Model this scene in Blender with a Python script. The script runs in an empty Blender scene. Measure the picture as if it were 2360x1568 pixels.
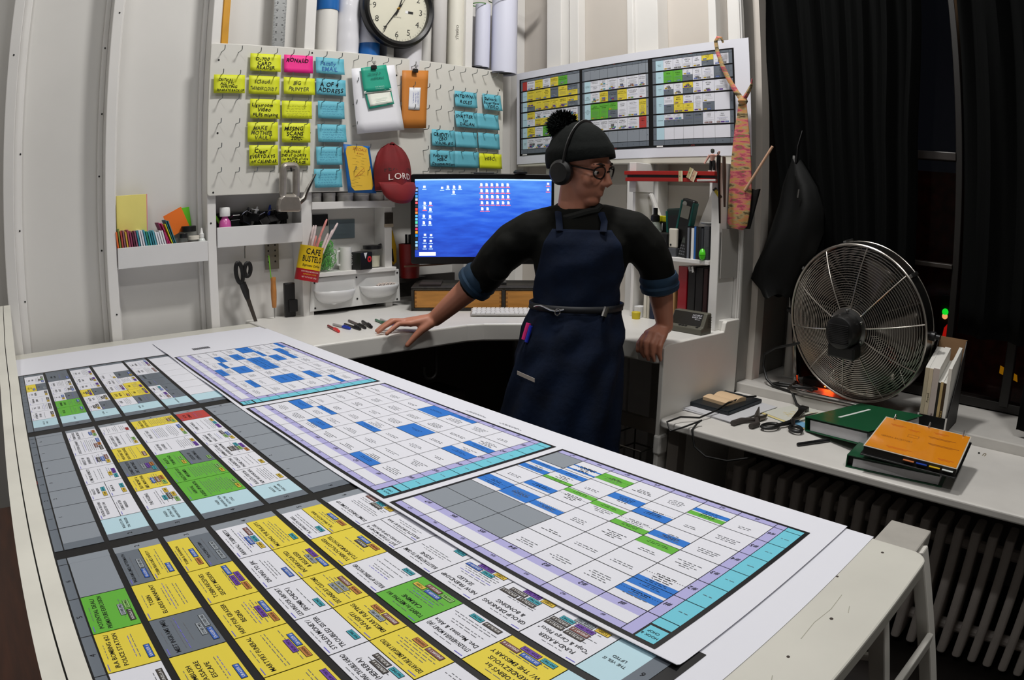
import bpy, bmesh, math, random
from mathutils import Vector, Matrix, Euler
rnd = random.Random(7)
SC = bpy.context.scene
COL = SC.collection
PI = math.pi

# ---------------------------------------------------------------- camera (fisheye zoom lens, equisolid)
cd = bpy.data.cameras.new('camera')
cam = bpy.data.objects.new('camera', cd); COL.objects.link(cam)
cd.type = 'PANO'
cd.sensor_fit = 'HORIZONTAL'; cd.sensor_width = 36.0; cd.sensor_height = 24.0
cd.panorama_type = 'FISHEYE_EQUISOLID'
cd.fisheye_lens = 1633.3 / 2360 * 36.0
cd.fisheye_fov = PI
cd.clip_start = 0.02; cd.clip_end = 60
cam.matrix_world = (Matrix.Translation((0, 0, 1.36)) @ Matrix.Rotation(0.841655, 4, 'Z') @ Matrix.Rotation(-0.197485, 4, 'X')
                    @ Matrix.Rotation(-0.009144, 4, 'Y') @ Matrix.Rotation(PI / 2, 4, 'X'))
SC.camera = cam

# ---------------------------------------------------------------- light: night outside, fluorescent lamps under the ceiling
SC.view_settings.view_transform = 'Standard'
SC.view_settings.look = 'None'
SC.view_settings.gamma = 1.0
SC.view_settings.use_curve_mapping = False
SC.view_settings.exposure = -0.04
w = bpy.data.worlds.new('night'); SC.world = w; w.use_nodes = True
w.node_tree.nodes['Background'].inputs[0].default_value = (0.0022, 0.0024, 0.0034, 1)
w.node_tree.nodes['Background'].inputs[1].default_value = 1.0

LAMPS = [  # location, size x, size y, watts, colour
    ((-1.35, 1.52, 3.42), 0.20, 0.42, 44, (1.0, 0.98, 0.95)),
    ((-1.05, -0.30, 3.42), 1.15, 0.10, 15, (1.0, 0.985, 0.96)),
    ((0.35, 1.15, 3.42), 0.25, 0.90, 21, (1.0, 0.985, 0.96)),
]
for i, (loc, sx, sy, e, c) in enumerate(LAMPS):
    ld = bpy.data.lights.new('lamp_light', 'AREA'); ld.shape = 'RECTANGLE'; ld.size = sx; ld.size_y = sy
    ld.energy = e; ld.color = c
    lo = bpy.data.objects.new('lamp_light', ld); COL.objects.link(lo); lo.location = loc

# ---------------------------------------------------------------- materials
def lin(c):
    if isinstance(c, str):
        c = [int(c[i:i + 2], 16) / 255 for i in (0, 2, 4)]
    return tuple((v / 12.92 if v <= 0.04045 else ((v + 0.055) / 1.055) ** 2.4) for v in c[:3]) + (1.0,)

MATS = {}
def M(hexc, rough=0.5, metal=0.0, var=0.0, scale=12.0, bump=0.0, emit=0.0, coat=0.0, spec=0.5, stretch=None, trans=0.0, alpha=1.0, bscale=None):
    """procedural Principled material; var mixes a noise into the colour, bump gives fine relief"""
    key = (hexc, rough, metal, var, scale, bump, emit, coat, spec, stretch, trans, alpha, bscale)
    if key in MATS: return MATS[key]
    m = bpy.data.materials.new('mat_' + str(hexc)); m.use_nodes = True
    nt = m.node_tree; p = nt.nodes['Principled BSDF']
    c = lin(hexc)
    p.inputs['Base Color'].default_value = c
    p.inputs['Roughness'].default_value = rough
    p.inputs['Metallic'].default_value = metal
    p.inputs['Specular IOR Level'].default_value = spec
    if coat: p.inputs['Coat Weight'].default_value = coat; p.inputs['Coat Roughness'].default_value = 0.08
    if trans: p.inputs['Transmission Weight'].default_value = trans
    if alpha < 1: p.inputs['Alpha'].default_value = alpha
    if emit: p.inputs['Emission Color'].default_value = c; p.inputs['Emission Strength'].default_value = emit
    if var or bump:
        tc = nt.nodes.new('ShaderNodeTexCoord'); mp = nt.nodes.new('ShaderNodeMapping')
        nt.links.new(tc.outputs['Object'], mp.inputs[0])
        if stretch: mp.inputs['Scale'].default_value = stretch
        nz = nt.nodes.new('ShaderNodeTexNoise'); nz.inputs['Scale'].default_value = scale; nz.inputs['Detail'].default_value = 5
        nt.links.new(mp.outputs[0], nz.inputs[0])
        if var:
            rp = nt.nodes.new('ShaderNodeValToRGB')
            a = tuple(v * (1 - var) for v in c[:3]) + (1,); b = tuple(min(1, v * (1 + var * .6)) for v in c[:3]) + (1,)
            rp.color_ramp.elements[0].color = a; rp.color_ramp.elements[0].position = .3
            rp.color_ramp.elements[1].color = b; rp.color_ramp.elements[1].position = .7
            nt.links.new(nz.outputs[0], rp.inputs[0]); nt.links.new(rp.outputs[0], p.inputs['Base Color'])
        if bump:
            bp = nt.nodes.new('ShaderNodeBump'); bp.inputs['Strength'].default_value = bump; bp.inputs['Distance'].default_value = 0.003
            n2 = nz
            if bscale:
                n2 = nt.nodes.new('ShaderNodeTexNoise'); n2.inputs['Scale'].default_value = bscale; nt.links.new(mp.outputs[0], n2.inputs[0])
            nt.links.new(n2.outputs[0], bp.inputs['Height']); nt.links.new(bp.outputs[0], p.inputs['Normal'])
    MATS[key] = m
    return m

# ---------------------------------------------------------------- glyphs of the built-in font, cached as triangles
GLY = {}
def glyph(ch, b=0.0):
    if (ch, b) in GLY: return GLY[(ch, b)]
    cu = bpy.data.curves.new('glyph', 'FONT'); cu.body = ch; cu.size = 1.0; cu.resolution_u = 2; cu.offset = b
    ob = bpy.data.objects.new('glyph', cu)
    me = bpy.data.meshes.new_from_object(ob)
    vs = [(v.co.x, v.co.y) for v in me.vertices]; fs = [tuple(p.vertices) for p in me.polygons]
    bpy.data.objects.remove(ob); bpy.data.curves.remove(cu); bpy.data.meshes.remove(me)
    if vs:
        x0 = min(v[0] for v in vs); x1 = max(v[0] for v in vs)
        vs = [(v[0] - x0, v[1]) for v in vs]; r = (vs, fs, x1 - x0)
    else: r = ([], [], 0.28)
    GLY[(ch, b)] = r
    return r

# ---------------------------------------------------------------- mesh builder
PRINTS = {'empty_row', 'margin_note', 'red_marks', 'numerals', 'scale_marks', 'print', 'handwriting', 'lettering', 'desktop_icons', 'dock', 'holes', 'barcode', 'spine_text', 'yellow_scribble'}
class MB:
    def __init__(s): s.v = []; s.f = []; s.m = []; s.T = Matrix.Identity(4)
    def add(s, vs, fs, m=0, X=None):
        o = len(s.v); T = s.T @ X if X is not None else s.T
        s.v += [tuple(T @ Vector(p)) for p in vs]
        s.f += [tuple(i + o for i in f) for f in fs]; s.m += [m] * len(fs)
        return s
    def bx(s, x0, x1, y0, y1, z0, z1, m=0, X=None):
        return s.add([(x0, y0, z0), (x1, y0, z0), (x1, y1, z0), (x0, y1, z0), (x0, y0, z1), (x1, y0, z1), (x1, y1, z1), (x0, y1, z1)],
                     [(0, 3, 2, 1), (4, 5, 6, 7), (0, 1, 5, 4), (1, 2, 6, 5), (2, 3, 7, 6), (3, 0, 4, 7)], m, X)
    def box(s, c, d, m=0, X=None):
        return s.bx(c[0] - d[0] / 2, c[0] + d[0] / 2, c[1] - d[1] / 2, c[1] + d[1] / 2, c[2] - d[2] / 2, c[2] + d[2] / 2, m, X)
    def poly(s, pts, m=0, X=None): return s.add(pts, [tuple(range(len(pts)))], m, X)
    def prism(s, poly, z0, z1, m=0, X=None):
        n = len(poly)
        vs = [(p[0], p[1], z0) for p in poly] + [(p[0], p[1], z1) for p in poly]
        fs = [tuple(range(n - 1, -1, -1)), tuple(range(n, 2 * n))] + [(i, (i + 1) % n, n + (i + 1) % n, n + i) for i in range(n)]
        return s.add(vs, fs, m, X)
    def lathe(s, prof, n=24, m=0, X=None, cap=True, sy=1.0):
        vs = []; fs = []
        for r, z in prof:
            for k in range(n):
                a = 2 * PI * k / n; vs.append((r * math.cos(a), r * math.sin(a) * sy, z))
        for i in range(len(prof) - 1):
            for k in range(n):
                k2 = (k + 1) % n; fs.append((i * n + k, i * n + k2, (i + 1) * n + k2, (i + 1) * n + k))
        if cap:
            fs.append(tuple(range(n - 1, -1, -1))); fs.append(tuple((len(prof) - 1) * n + k for k in range(n)))
        return s.add(vs, fs, m, X)
    def tube(s, pts, r, n=8, m=0, X=None, closed=False, sq=None):
        pts = [Vector(p) for p in pts]; N = len(pts)
        rs = r if isinstance(r, (list, tuple)) else [r] * N
        vs = []; fs = []; up = None
        for i, p in enumerate(pts):
            if closed: t = pts[(i + 1) % N] - pts[i - 1]
            else: t = pts[min(i + 1, N - 1)] - pts[max(i - 1, 0)]
            if t.length < 1e-9: t = Vector((0, 0, 1))
            t.normalize()
            if up is None:
                a = Vector((0, 0, 1)) if abs(t.z) < .9 else Vector((1, 0, 0)); up = (a - t * a.dot(t)).normalized()
            else:
                up = up - t * up.dot(t)
                up = up.normalized() if up.length > 1e-6 else t.orthogonal().normalized()
            sd = t.cross(up)
            for k in range(n):
                an = 2 * PI * (k + .5) / n
                vs.append(p + (up * math.sin(an) * (sq or 1) + sd * math.cos(an)) * rs[i])
        R = N if closed else N - 1
        for i in range(R):
            j = (i + 1) % N
            for k in range(n):
                k2 = (k + 1) % n; fs.append((i * n + k, i * n + k2, j * n + k2, j * n + k))
        if not closed: fs.append(tuple(range(n - 1, -1, -1))); fs.append(tuple((N - 1) * n + k for k in range(n)))
        return s.add(vs, fs, m, X)
    def text(s, t, X, size, m=0, align='C', width=None, sp=0.095, wob=0.0, zoff=0.0, bold=0.0):
        """flat lettering in the XY plane of X, baseline at the origin; width shrinks it to fit"""
        items = []; x = 0
        for ch in t:
            g = glyph(ch, bold); items.append((g, x)); x += g[2] + (sp if g[0] else 0)
        L = max(1e-6, x - sp) * size
        kx = min(1.0, width / L) if width else 1.0
        ox = {'C': -L * kx / 2, 'L': 0, 'R': -L * kx}[align]
        for g, gx in items:
            if not g[0]: continue
            dy = rnd.uniform(-wob, wob) * size; sh = rnd.uniform(-wob, wob) * 1.5 + (0.18 if wob else 0); ks = 1 + rnd.uniform(-wob, wob)
            s.add([(ox + (gx + v[0] + v[1] * sh) * size * kx, dy + v[1] * size * ks, zoff) for v in g[0]], g[1], m, X)
        return s
    def build(s, name, mats, parent=None, smooth=False, bevel=0.0, seg=2, sub=0, angle=35, solid=0.0):
        me = bpy.data.meshes.new(name); me.from_pydata(s.v, [], s.f); me.validate(clean_customdata=False)
        mats = mats if isinstance(mats, (list, tuple)) else [mats]
        for m in mats: me.materials.append(m)
        if len(me.polygons) == len(s.m): me.polygons.foreach_set('material_index', s.m)
        if smooth: me.polygons.foreach_set('use_smooth', [True] * len(me.polygons))
        o = bpy.data.objects.new(name, me); COL.objects.link(o)
        if smooth and not sub:
            try: me.set_sharp_from_angle(angle=math.radians(angle))
            except Exception: pass
        if solid: md = o.modifiers.new('solid', 'SOLIDIFY'); md.thickness = solid; md.offset = 0
        if bevel:
            md = o.modifiers.new('bevel', 'BEVEL'); md.width = bevel; md.segments = seg; md.limit_method = 'ANGLE'; md.angle_limit = math.radians(40)
        if sub: md = o.modifiers.new('sub', 'SUBSURF'); md.levels = sub; md.render_levels = sub
        if name in PRINTS: o['kind'] = 'stuff'
        if parent is not None: o.parent = parent
        return o

def tag(o, label, cat, group=None, kind=None):
    o['label'] = label; o['category'] = cat
    if group: o['group'] = group
    if kind: o['kind'] = kind
    return o
def thing(name, label, cat, loc=(0, 0, 0), rot=None, group=None):
    o = bpy.data.objects.new(name, None); COL.objects.link(o); o.empty_display_size = .05
    if rot is None: o.location = loc
    else: o.matrix_world = Matrix.Translation(loc) @ (rot if isinstance(rot, Matrix) else Euler(rot).to_matrix().to_4x4())
    return tag(o, label, cat, group)
def struct(o, label=None, cat=None):
    o['kind'] = 'structure'
    if label: o['label'] = label; o['category'] = cat or 'structure'
    return o
def XF(loc=(0, 0, 0), rx=0, ry=0, rz=0): return Matrix.Translation(loc) @ Euler((rx, ry, rz)).to_matrix().to_4x4()
def frame(o, ex, ey):
    """matrix with origin o, local x along ex, local y along ey, local z = ex x ey"""
    ex = Vector(ex).normalized(); ey = Vector(ey); ey = (ey - ex * ey.dot(ex)).normalized(); ez = ex.cross(ey)
    return Matrix(((ex.x, ey.x, ez.x, o[0]), (ex.y, ey.y, ez.y, o[1]), (ex.z, ey.z, ez.z, o[2]), (0, 0, 0, 1)))

T = 0.9064            # top of the work table and of the corner desk
SA, PA = -2.578, -2.667   # wall with the pegboard: face of the studs, face of the sheeting
SB, PB = 2.321, 2.410     # wall with the chart board
BZ = 0.661            # bench top under the window
WHITE = M('e0dedb', .42, var=.03, scale=5, bump=.03)
WALLP = M('d9d7d3', .5, var=.035, scale=3, bump=.04)
WALLB = M('c9c2ba', .5, var=.04, scale=3, bump=.04)
BLACK = M('0b0b0c', .45)
DARK = M('08080a', .6)
CHROME = M('c8c8c8', .18, metal=1.0)
STEEL = M('9a9a98', .32, metal=1.0)
WIRE = M('8f9494', .35, metal=.9)
INK = M('17171b', .7, spec=.2)
# ================================================================ the room
FZ = 0.0
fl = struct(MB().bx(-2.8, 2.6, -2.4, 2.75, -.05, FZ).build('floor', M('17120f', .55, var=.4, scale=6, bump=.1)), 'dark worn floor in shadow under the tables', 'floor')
struct(MB().bx(-2.8, 2.6, -2.4, 2.75, 3.52, 3.6).build('ceiling', M('b9b6b0', .8)), 'pale ceiling above the work room', 'ceiling')
# wall with the pegboard (x = const)
wl = struct(MB().bx(PA - .06, PA, -2.4, 2.5, 0, 3.52).build('wall_left', WALLP), 'pale painted sheeting between white studs', 'wall')
def stud(par, x0, x1, y0, y1, z0=0.0, z1=3.52, name='stud', mat=None, bev=.003):
    return MB().bx(x0, x1, y0, y1, z0, z1).build(name, mat or WHITE, par, bevel=bev)
for y0, y1 in ((-.008, .034), (.385, .425), (.786, .822), (1.183, 1.231), (1.575, 1.611), (2.0, 2.04)):
    stud(wl, PA, SA, y0, y1)
# second face of the first stud: thin batten and the seam strips along the sheeting
for y0, y1, d in ((.034, .066, .034), (.425, .442, .012), (.365, .385, .02), (.822, .842, .012), (-.3, -.28, .02), (.768, .786, .02), (-.42,-.38,.089)):
    stud(wl, PA, PA + d, y0, y1, name='batten')
for y, z in ((.012, 1.95), (.05, 2.2), (.06, 1.6), (.055, 1.33), (.37, 2.24), (.375, 1.98), (.378, 1.73), (.372, 1.5), (.376, 1.23), (.41, 2.1), (.80, 1.3), (.41, 1.0), (.06, 1.08)):
    MB().lathe([(.0035, 0), (.0035, .0015)], 8, X=XF((PA + .0005 if .06 < y < .36 else (SA if y in (.012, .41, .80) else PA + .034 if y < .3 else PA + .02), y, z), ry=PI / 2)).build('nail_hole', BLACK, wl)
# wall with the chart board (y = const)
wb = struct(MB().bx(-2.727, -1.29, PB, PB + .06, 0, 3.52).build('wall_back', WALLB), 'pale painted sheeting behind the chart board', 'wall')
for x0, x1, d in ((-2.372, -2.278, .089), (-2.262, -2.206, .05), (-1.885, -1.853, .089), (-1.853, -1.733, .075), (-1.474, -1.438, .089), (-2.667, -2.62, .05)):
    stud(wb, x0, x1, PB - d, PB)
# corner pilaster at the end of that wall, beside the window recess
pl = struct(MB().bx(-1.385, -1.322, SB, PB + .30, BZ, 3.52).build('pillar_window', WHITE, bevel=.004), 'white corner post between the shelves and the window', 'post')
stud(pl, -1.335, -1.327, SB - .006, SB, .67, 3.52, 'edge_strip')
# recess return and window wall
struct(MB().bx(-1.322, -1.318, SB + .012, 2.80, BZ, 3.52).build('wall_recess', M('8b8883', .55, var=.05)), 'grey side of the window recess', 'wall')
ww = struct(MB().bx(-1.32, 2.6, 2.74, 2.80, 0, .70).bx(-1.32, 2.6, 2.74, 2.80, 2.55, 3.52).bx(-1.32, -1.02, 2.74, 2.80, .7, 2.55).bx(1.6, 2.6, 2.74, 2.80, .7, 2.55)
            .build('wall_window', M('6d6a66', .6)), 'wall around the dark window', 'wall')
struct(MB().bx(2.6, 2.66, -2.4, 2.8, 0, 3.52).build('wall_right', M('9a9792', .7)), 'plain wall of the room', 'wall')
struct(MB().bx(-2.8, 2.66, -2.46, -2.4, 0, 3.52).build('wall_front', M('a09d98', .7)), 'plain wall across the room', 'wall')
# window: frame, sashes, panes; night outside
WF = M('15110f', .4)
wn = struct(MB().bx(-1.02, -.98, 2.70, 2.76, .7, 2.55).bx(1.56, 1.6, 2.70, 2.76, .7, 2.55).bx(-1.02, 1.6, 2.70, 2.76, .70, .735).bx(-1.02, 1.6, 2.70, 2.76, 2.5, 2.55)
            .build('window_1', WF, bevel=.003), 'dark window frame behind the curtains', 'window')
for x, hw in ((-.563, .014), (-.30, .02), (.25, .02), (.9, .02)):
    stud(wn, x - hw, x + hw, 2.69, 2.75, .72, 2.52, 'mullion', M('1b1816', .4))
MB().bx(-.99, -.575, 2.685, 2.74, 1.60, 1.632).build('sash_rail', M('2c2725', .4), wn, bevel=.003)
MB().bx(-.99, -.575, 2.68, 2.74, 1.196, 1.214).build('sash_rail', M('2c2622', .4), wn, bevel=.003)
GL = M('0a0a0c', .04, spec=.5, coat=.3)
for x0, x1 in ((-.98, -.577), (-.549, -.32), (-.28, .23), (.27, .88), (.92, 1.56)):
    MB().bx(x0, x1, 2.722, 2.728, .735, 2.5).build('pane', M('08090a', .03, alpha=.10, spec=.5), wn)
# what shows through the panes
struct(MB().bx(-3, 3, 2.81, 5.0, -.1, 0).build('pavement', M('0c0c0e', .9)), 'dark pavement outside the window', 'pavement')
bk = tag(MB().bx(-1.3, .4, 3.6, 3.7, 0, 1.62).build('brick_house', M('5a1c12', .8, var=.5, scale=20)), 'dim reddish wall outside, seen through the gap in the curtains', 'building')
MB().tube([(-2.47, PB, 1.90), (-2.47, PB - .035, 1.898), (-2.472, PB - .036, 1.915)], .0016, 6).build('wire_hook', WIRE, wb, smooth=True)
sl = bpy.data.lights.new('outdoor_fill', 'POINT'); sl.energy = .9; sl.color = (1, .62, .35); sl.shadow_soft_size = .1  # added fill light with no visible source, brightens the brick and window frame
so = bpy.data.objects.new('outdoor_fill', sl); COL.objects.link(so); so.location = (-.2, 3.15, 2.4)
# sill and bench
struct(MB().bx(-1.318, 2.6, 2.336, 2.74, .60, .695).build('window_sill', M('c2bfba', .45, var=.08, scale=9, bump=.05), bevel=.004), 'worn white window sill', 'sill')
# ================================================================ work table, corner desk, bench
TOPW = M('cfcdc4', .38, var=.05, scale=7, bump=.03)
tb = thing('work_table', 'long white work table covered with printed charts', 'table', (-1.36, .45, 0))
tb.location = (0, 0, 0)
def roundrect(x0, x1, y0, y1, rs, n=6):
    """corner radii order: (x0,y0),(x1,y0),(x1,y1),(x0,y1)"""
    out = []
    for (cx, cy, sx, sy, a0), r in zip(((x0, y0, 1, 1, PI), (x1, y0, -1, 1, 1.5 * PI), (x1, y1, -1, -1, 0), (x0, y1, 1, -1, .5 * PI)), rs):
        if r <= 0: out.append((cx, cy)); continue
        for k in range(n + 1):
            a = a0 + .5 * PI * k / n; out.append((cx + sx * r + r * math.cos(a), cy + sy * r + r * math.sin(a)))
    return out
MB().prism(roundrect(-2.57, -.166, .0, .942, (0, 0, .030, 0)), T - .028, T).build('tabletop', TOPW, tb, bevel=.003)
# raised side board along the far long edge, split by a crack
lm = M('e0ded4', .45, var=.07, scale=9, bump=.06)
def ledge(y0, y1, nm):
    v = []; xs = [.2, -.4, -1.0, -1.6, -1.9, -2.2, -2.56]
    f = []
    for x in xs:
        zt = T + .012 + (0 if x > -1.7 else .165 * ((-1.7 - x) / .86) ** 1.3)
        ya = y0 if not callable(y0) else y0(x); yb = y1 if not callable(y1) else y1(x)
        v += [(x, ya, T - .10), (x, yb, T - .10), (x, yb, zt), (x, ya, zt)]
    for i in range(len(xs) - 1):
        a = 4 * i; b = a + 4
        f += [(a, b, b + 1, a + 1), (a + 1, b + 1, b + 2, a + 2), (a + 2, b + 2, b + 3, a + 3), (a + 3, b + 3, b, a)]
    f += [(0, 1, 2, 3), (len(v) - 1, len(v) - 2, len(v) - 3, len(v) - 4)]
    return MB().add(v, f).build(nm, lm, tb)
crk = lambda x: -.030 + .0035 * math.sin(x * 9) + .002 * math.sin(x * 31 + 1)
ledge(-.056, lambda x: crk(x) - .0013, 'side_board'); ledge(lambda x: crk(x) + .0013, .0, 'side_board')
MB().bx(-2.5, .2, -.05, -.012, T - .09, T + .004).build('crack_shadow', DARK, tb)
MB().bx(-2.4, -.3, .0, .02, T - .13, T - .03).bx(-2.4, -.3, .90, .92, T - .10, T - .03).build('apron', TOPW, tb)
for x, y, r in ((-.232, .905, .0015), (-.222, .70, .0016), (-.228, .60, .0013), (-.26, .80, .0012)):
    MB().lathe([(r * 1.6, 0), (r * 1.6, .0004)], 10, X=XF((x, y, T))).build('nail_hole', M('3a302a', .8), tb)
for pts in ([(-.235, .76), (-.232, .72), (-.236, .68), (-.233, .64)], [(-.215, .74), (-.21, .725)], [(-.225, .56), (-.218, .545)]):
    MB().tube([(p[0], p[1], T - .0002) for p in pts], .0006, 6).build('scratch', M('a9a79a', .7), tb)
for x in (-2.3,): MB().bx(x, x + .06, .06, .86, 0, T - .03).build('support', TOPW, tb)
# dark wooden chest under the side board
ch = tag(MB().bx(-1.9, .3, -.75, -.075, 0, .60).bx(-1.9, .3, -.75, -.078, .60, .625).build('wooden_chest', M('5a3019', .4, var=.35, scale=8, stretch=(1, 6, 6), bump=.05), bevel=.006),
         'dark brown wooden chest beside the cracked side board', 'chest')
# trestle under the near end of the table
TR = M('d0cdc6', .45, var=.06, scale=9, bump=.05)
ts = thing('sawhorse', 'white painted sawhorse holding up the rounded end of the table', 'sawhorse')
MB().bx(-.277, -.200, .30, 1.092, T - .075, T - .0295).build('beam', M('a8a49d', .55, var=.15, scale=14, bump=.08), ts, bevel=.003)  # beam colour darkened below the legs' white to carry the shadow on it
def beam2(a, b, wd, th, nm, mat, par, ref=(0, 1, 0), bevel=.003):
    a = Vector(a); b = Vector(b); d = (b - a); L = d.length
    return MB().bx(0, L, -wd / 2, wd / 2, -th / 2, th / 2, X=frame(a, d, ref)).build(nm, mat, par, bevel=bevel)
beam2((-.203, 1.03, .868), (.124, 1.04, 0.0), .032, .024, 'leg', TR, ts)
beam2((-.26, 1.03, .868), (-.52, 1.09, 0.0), .05, .022, 'leg', TR, ts)
beam2((-.243, .93, .868), (.026, .93, 0.0), .024, .030, 'leg', TR, ts)
beam2((-.25, .36, .868), (-.52, .34, 0.0), .05, .022, 'leg', TR, ts)
beam2((-.139, 1.02, .722), (-.155, .42, .722), .012, .030, 'brace', TR, ts, (1, 0, 0))
beam2((-.32, .93, .690), (-.184, .93, .722), .012, .012, 'stretcher', TR, ts)

# corner desk
DK = M('dcdad5', .36, var=.04, scale=6, bump=.03)
dk = thing('corner_desk', 'white built-in corner desk along both walls', 'desk')
poly = [(-2.66, .955), (-2.022, .955), (-2.008, 1.575), (-1.985, 1.635), (-1.865, 1.79), (-1.81, 1.822), (-1.345, 1.826), (-1.325, 1.84), (-1.325, 2.40), (-2.66, 2.40)]
MB().prism(poly, T - .066, T).build('desktop', DK, dk, bevel=.007, seg=3)
MB().bx(-2.60, -2.05, .97, 1.0, .0, T - .066).bx(-2.60, -2.57, .97, 2.3, 0, T - .066).build('back_board', M('5d534c', .6), dk)
# end panel with its step up at the wall
pp = [(1.832, .0), (1.832, T - .012), (1.845, T), (2.207, T), (2.216, T + .032), (2.226, T + .038), (2.318, T + .038), (2.318, .0)]
MB().prism([(p[0], p[1]) for p in pp], -.0, .018, X=frame((-1.330, 0, 0), (0, 1, 0), (0, 0, 1))).build('end_panel', M('dcd9d3', .42, var=.04, scale=5, bump=.03), dk, bevel=.003)
MB().bx(-1.36, -1.328, 2.225, 2.31, T, T + .038).build('end_step', DK, dk, bevel=.003)
beam2((-1.318, 1.852, .53), (-1.318, 1.852, .60), .05, .03, 'block', DK, dk, bevel=.008)
MB().bx(-1.30, -1.255, 1.87, 1.915, 0, BZ - .024).build('bench_post', M('7c756e', .5), dk)
MB().bx(-1.7, -1.33, 1.95, 1.97, .55, .60).build('rail', M('6a625c', .5), dk)
# bracket hook hanging under the desk
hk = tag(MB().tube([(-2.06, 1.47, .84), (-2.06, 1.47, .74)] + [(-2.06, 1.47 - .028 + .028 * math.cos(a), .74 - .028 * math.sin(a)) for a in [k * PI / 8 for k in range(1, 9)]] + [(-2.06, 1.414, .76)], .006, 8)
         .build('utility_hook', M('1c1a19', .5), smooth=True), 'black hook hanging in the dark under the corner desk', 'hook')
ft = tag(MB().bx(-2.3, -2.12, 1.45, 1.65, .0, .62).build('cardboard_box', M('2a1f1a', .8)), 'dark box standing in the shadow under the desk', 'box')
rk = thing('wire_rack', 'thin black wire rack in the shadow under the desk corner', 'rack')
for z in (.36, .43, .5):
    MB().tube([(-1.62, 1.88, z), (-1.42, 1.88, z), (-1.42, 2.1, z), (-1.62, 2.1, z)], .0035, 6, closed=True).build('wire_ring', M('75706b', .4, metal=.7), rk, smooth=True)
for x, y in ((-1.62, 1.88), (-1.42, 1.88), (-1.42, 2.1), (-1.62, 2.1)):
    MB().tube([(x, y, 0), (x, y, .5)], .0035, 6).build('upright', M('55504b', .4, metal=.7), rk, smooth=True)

# bench under the window
bn = tag(MB().prism(roundrect(-1.311, 2.2, 1.815, 2.335, (.03, 0, 0, 0)), BZ - .026, BZ).build('window_bench', M('d3d0cb', .36, var=.06, scale=8, bump=.04), bevel=.006, seg=3),
         'long white bench top below the window sill', 'bench')
# radiator
rd = thing('radiator', 'grey cast-iron column radiator under the window bench', 'radiator')
RM = M('b8b0aa', .55, var=.12, scale=14, bump=.15)
fp = MB().prism(roundrect(-.017, .017, .0, .13, (.014, .014, .014, .014), 4), 0, .445)
me0 = fp.build('fin', RM, rd, bevel=.006).data
k = 0
for i in range(28):
    x = -1.155 + .0605 * i
    if i == 0: o = bpy.data.objects['fin']
    else:
        o = bpy.data.objects.new('fin', me0); COL.objects.link(o); o.parent = rd
        md = o.modifiers.new('bevel', 'BEVEL'); md.width = .006; md.segments = 2
    o.location = (x + .017, 2.08, .025)
MB().tube([(-1.2, 2.15, .10), (.6, 2.15, .10)], .02, 10).build('pipe', RM, rd, smooth=True)
MB().tube([(-1.2, 2.15, .40), (.6, 2.15, .40)], .02, 10).build('pipe', RM, rd, smooth=True)
MB().tube([(-1.2, 2.10, .10), (-1.21, 1.98, .10), (-1.22, 1.95, .03), (-1.22, 1.95, 0)], .022, 12).lathe([(.03, 0), (.03, .03)], 12, X=XF((-1.2, 2.06, .10), rx=PI / 2)).build('valve', M('4d443e', .5), rd, smooth=True)
# ================================================================ printed charts (flat print on paper)
PM = [M('dfe0e9', .62, spec=.25), M('e3cf45', .6, spec=.25), M('63b23c', .6, spec=.25), M('8c939c', .6, spec=.25), M('b9d8e4', .6, spec=.25), M('69717b', .6, spec=.25), M('b8403c', .6, spec=.25),
      INK, M('6d6e74', .7, spec=.2), M('1c55b4', .6), M('36a3b4', .6), M('6a3aa6', .6), M('76403a', .6), M('3a322f', .6), M('d9b93a', .6), M('c07a36', .6), M('9aa2aa', .6), M('8dc06a', .6),
      M('0b0a0d', .5, spec=.3), M('b0addd', .6, spec=.25), M('70c6da', .6, spec=.25), M('2a74cc', .6, spec=.25), M('d98a8a', .7), M('eeeeee', .6), M('6a64c8', .7)]
WH, YE, GR, GY, LB, DG, RE, IK, FI, tB, tC, tP, tN, tK, tY, tO, tG, tL, BK, LV, CY, BL, PK, TW, VI = range(25)
CC = dict(w=WH, y=YE, g=GR, e=GY, k=DG, r=RE)
TAG = dict(B=(tB, 'GRASSER #', TW), C=(tC, 'MARTINEZ', IK), P=(tP, 'DECLAN / TONY #', IK), N=(tN, 'EMISSARY #', TW), K=(tK, 'BORZILLA #', TW), Y=(tY, 'TOBIN', IK), O=(tO, 'SHANNON', IK), G=(tG, 'OTHER (MI5)', IK), L=(tL, 'CARMINE', IK), R=(RE, 'DECISION', IK))
def rect(mb, u0, u1, v0, v1, m, z): mb.add([(u0, v0, z), (u1, v0, z), (u1, v1, z), (u0, v1, z)], [(0, 1, 2, 3)], m)
def dashes(mb, u0, u1, v, h, m, z, gap=.0022):
    u = u0
    while u < u1 - .002:
        L = min(u1 - u, rnd.uniform(.003, .011)); rect(mb, u, u + L, v, v + h, m, z); u += L + gap
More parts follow.
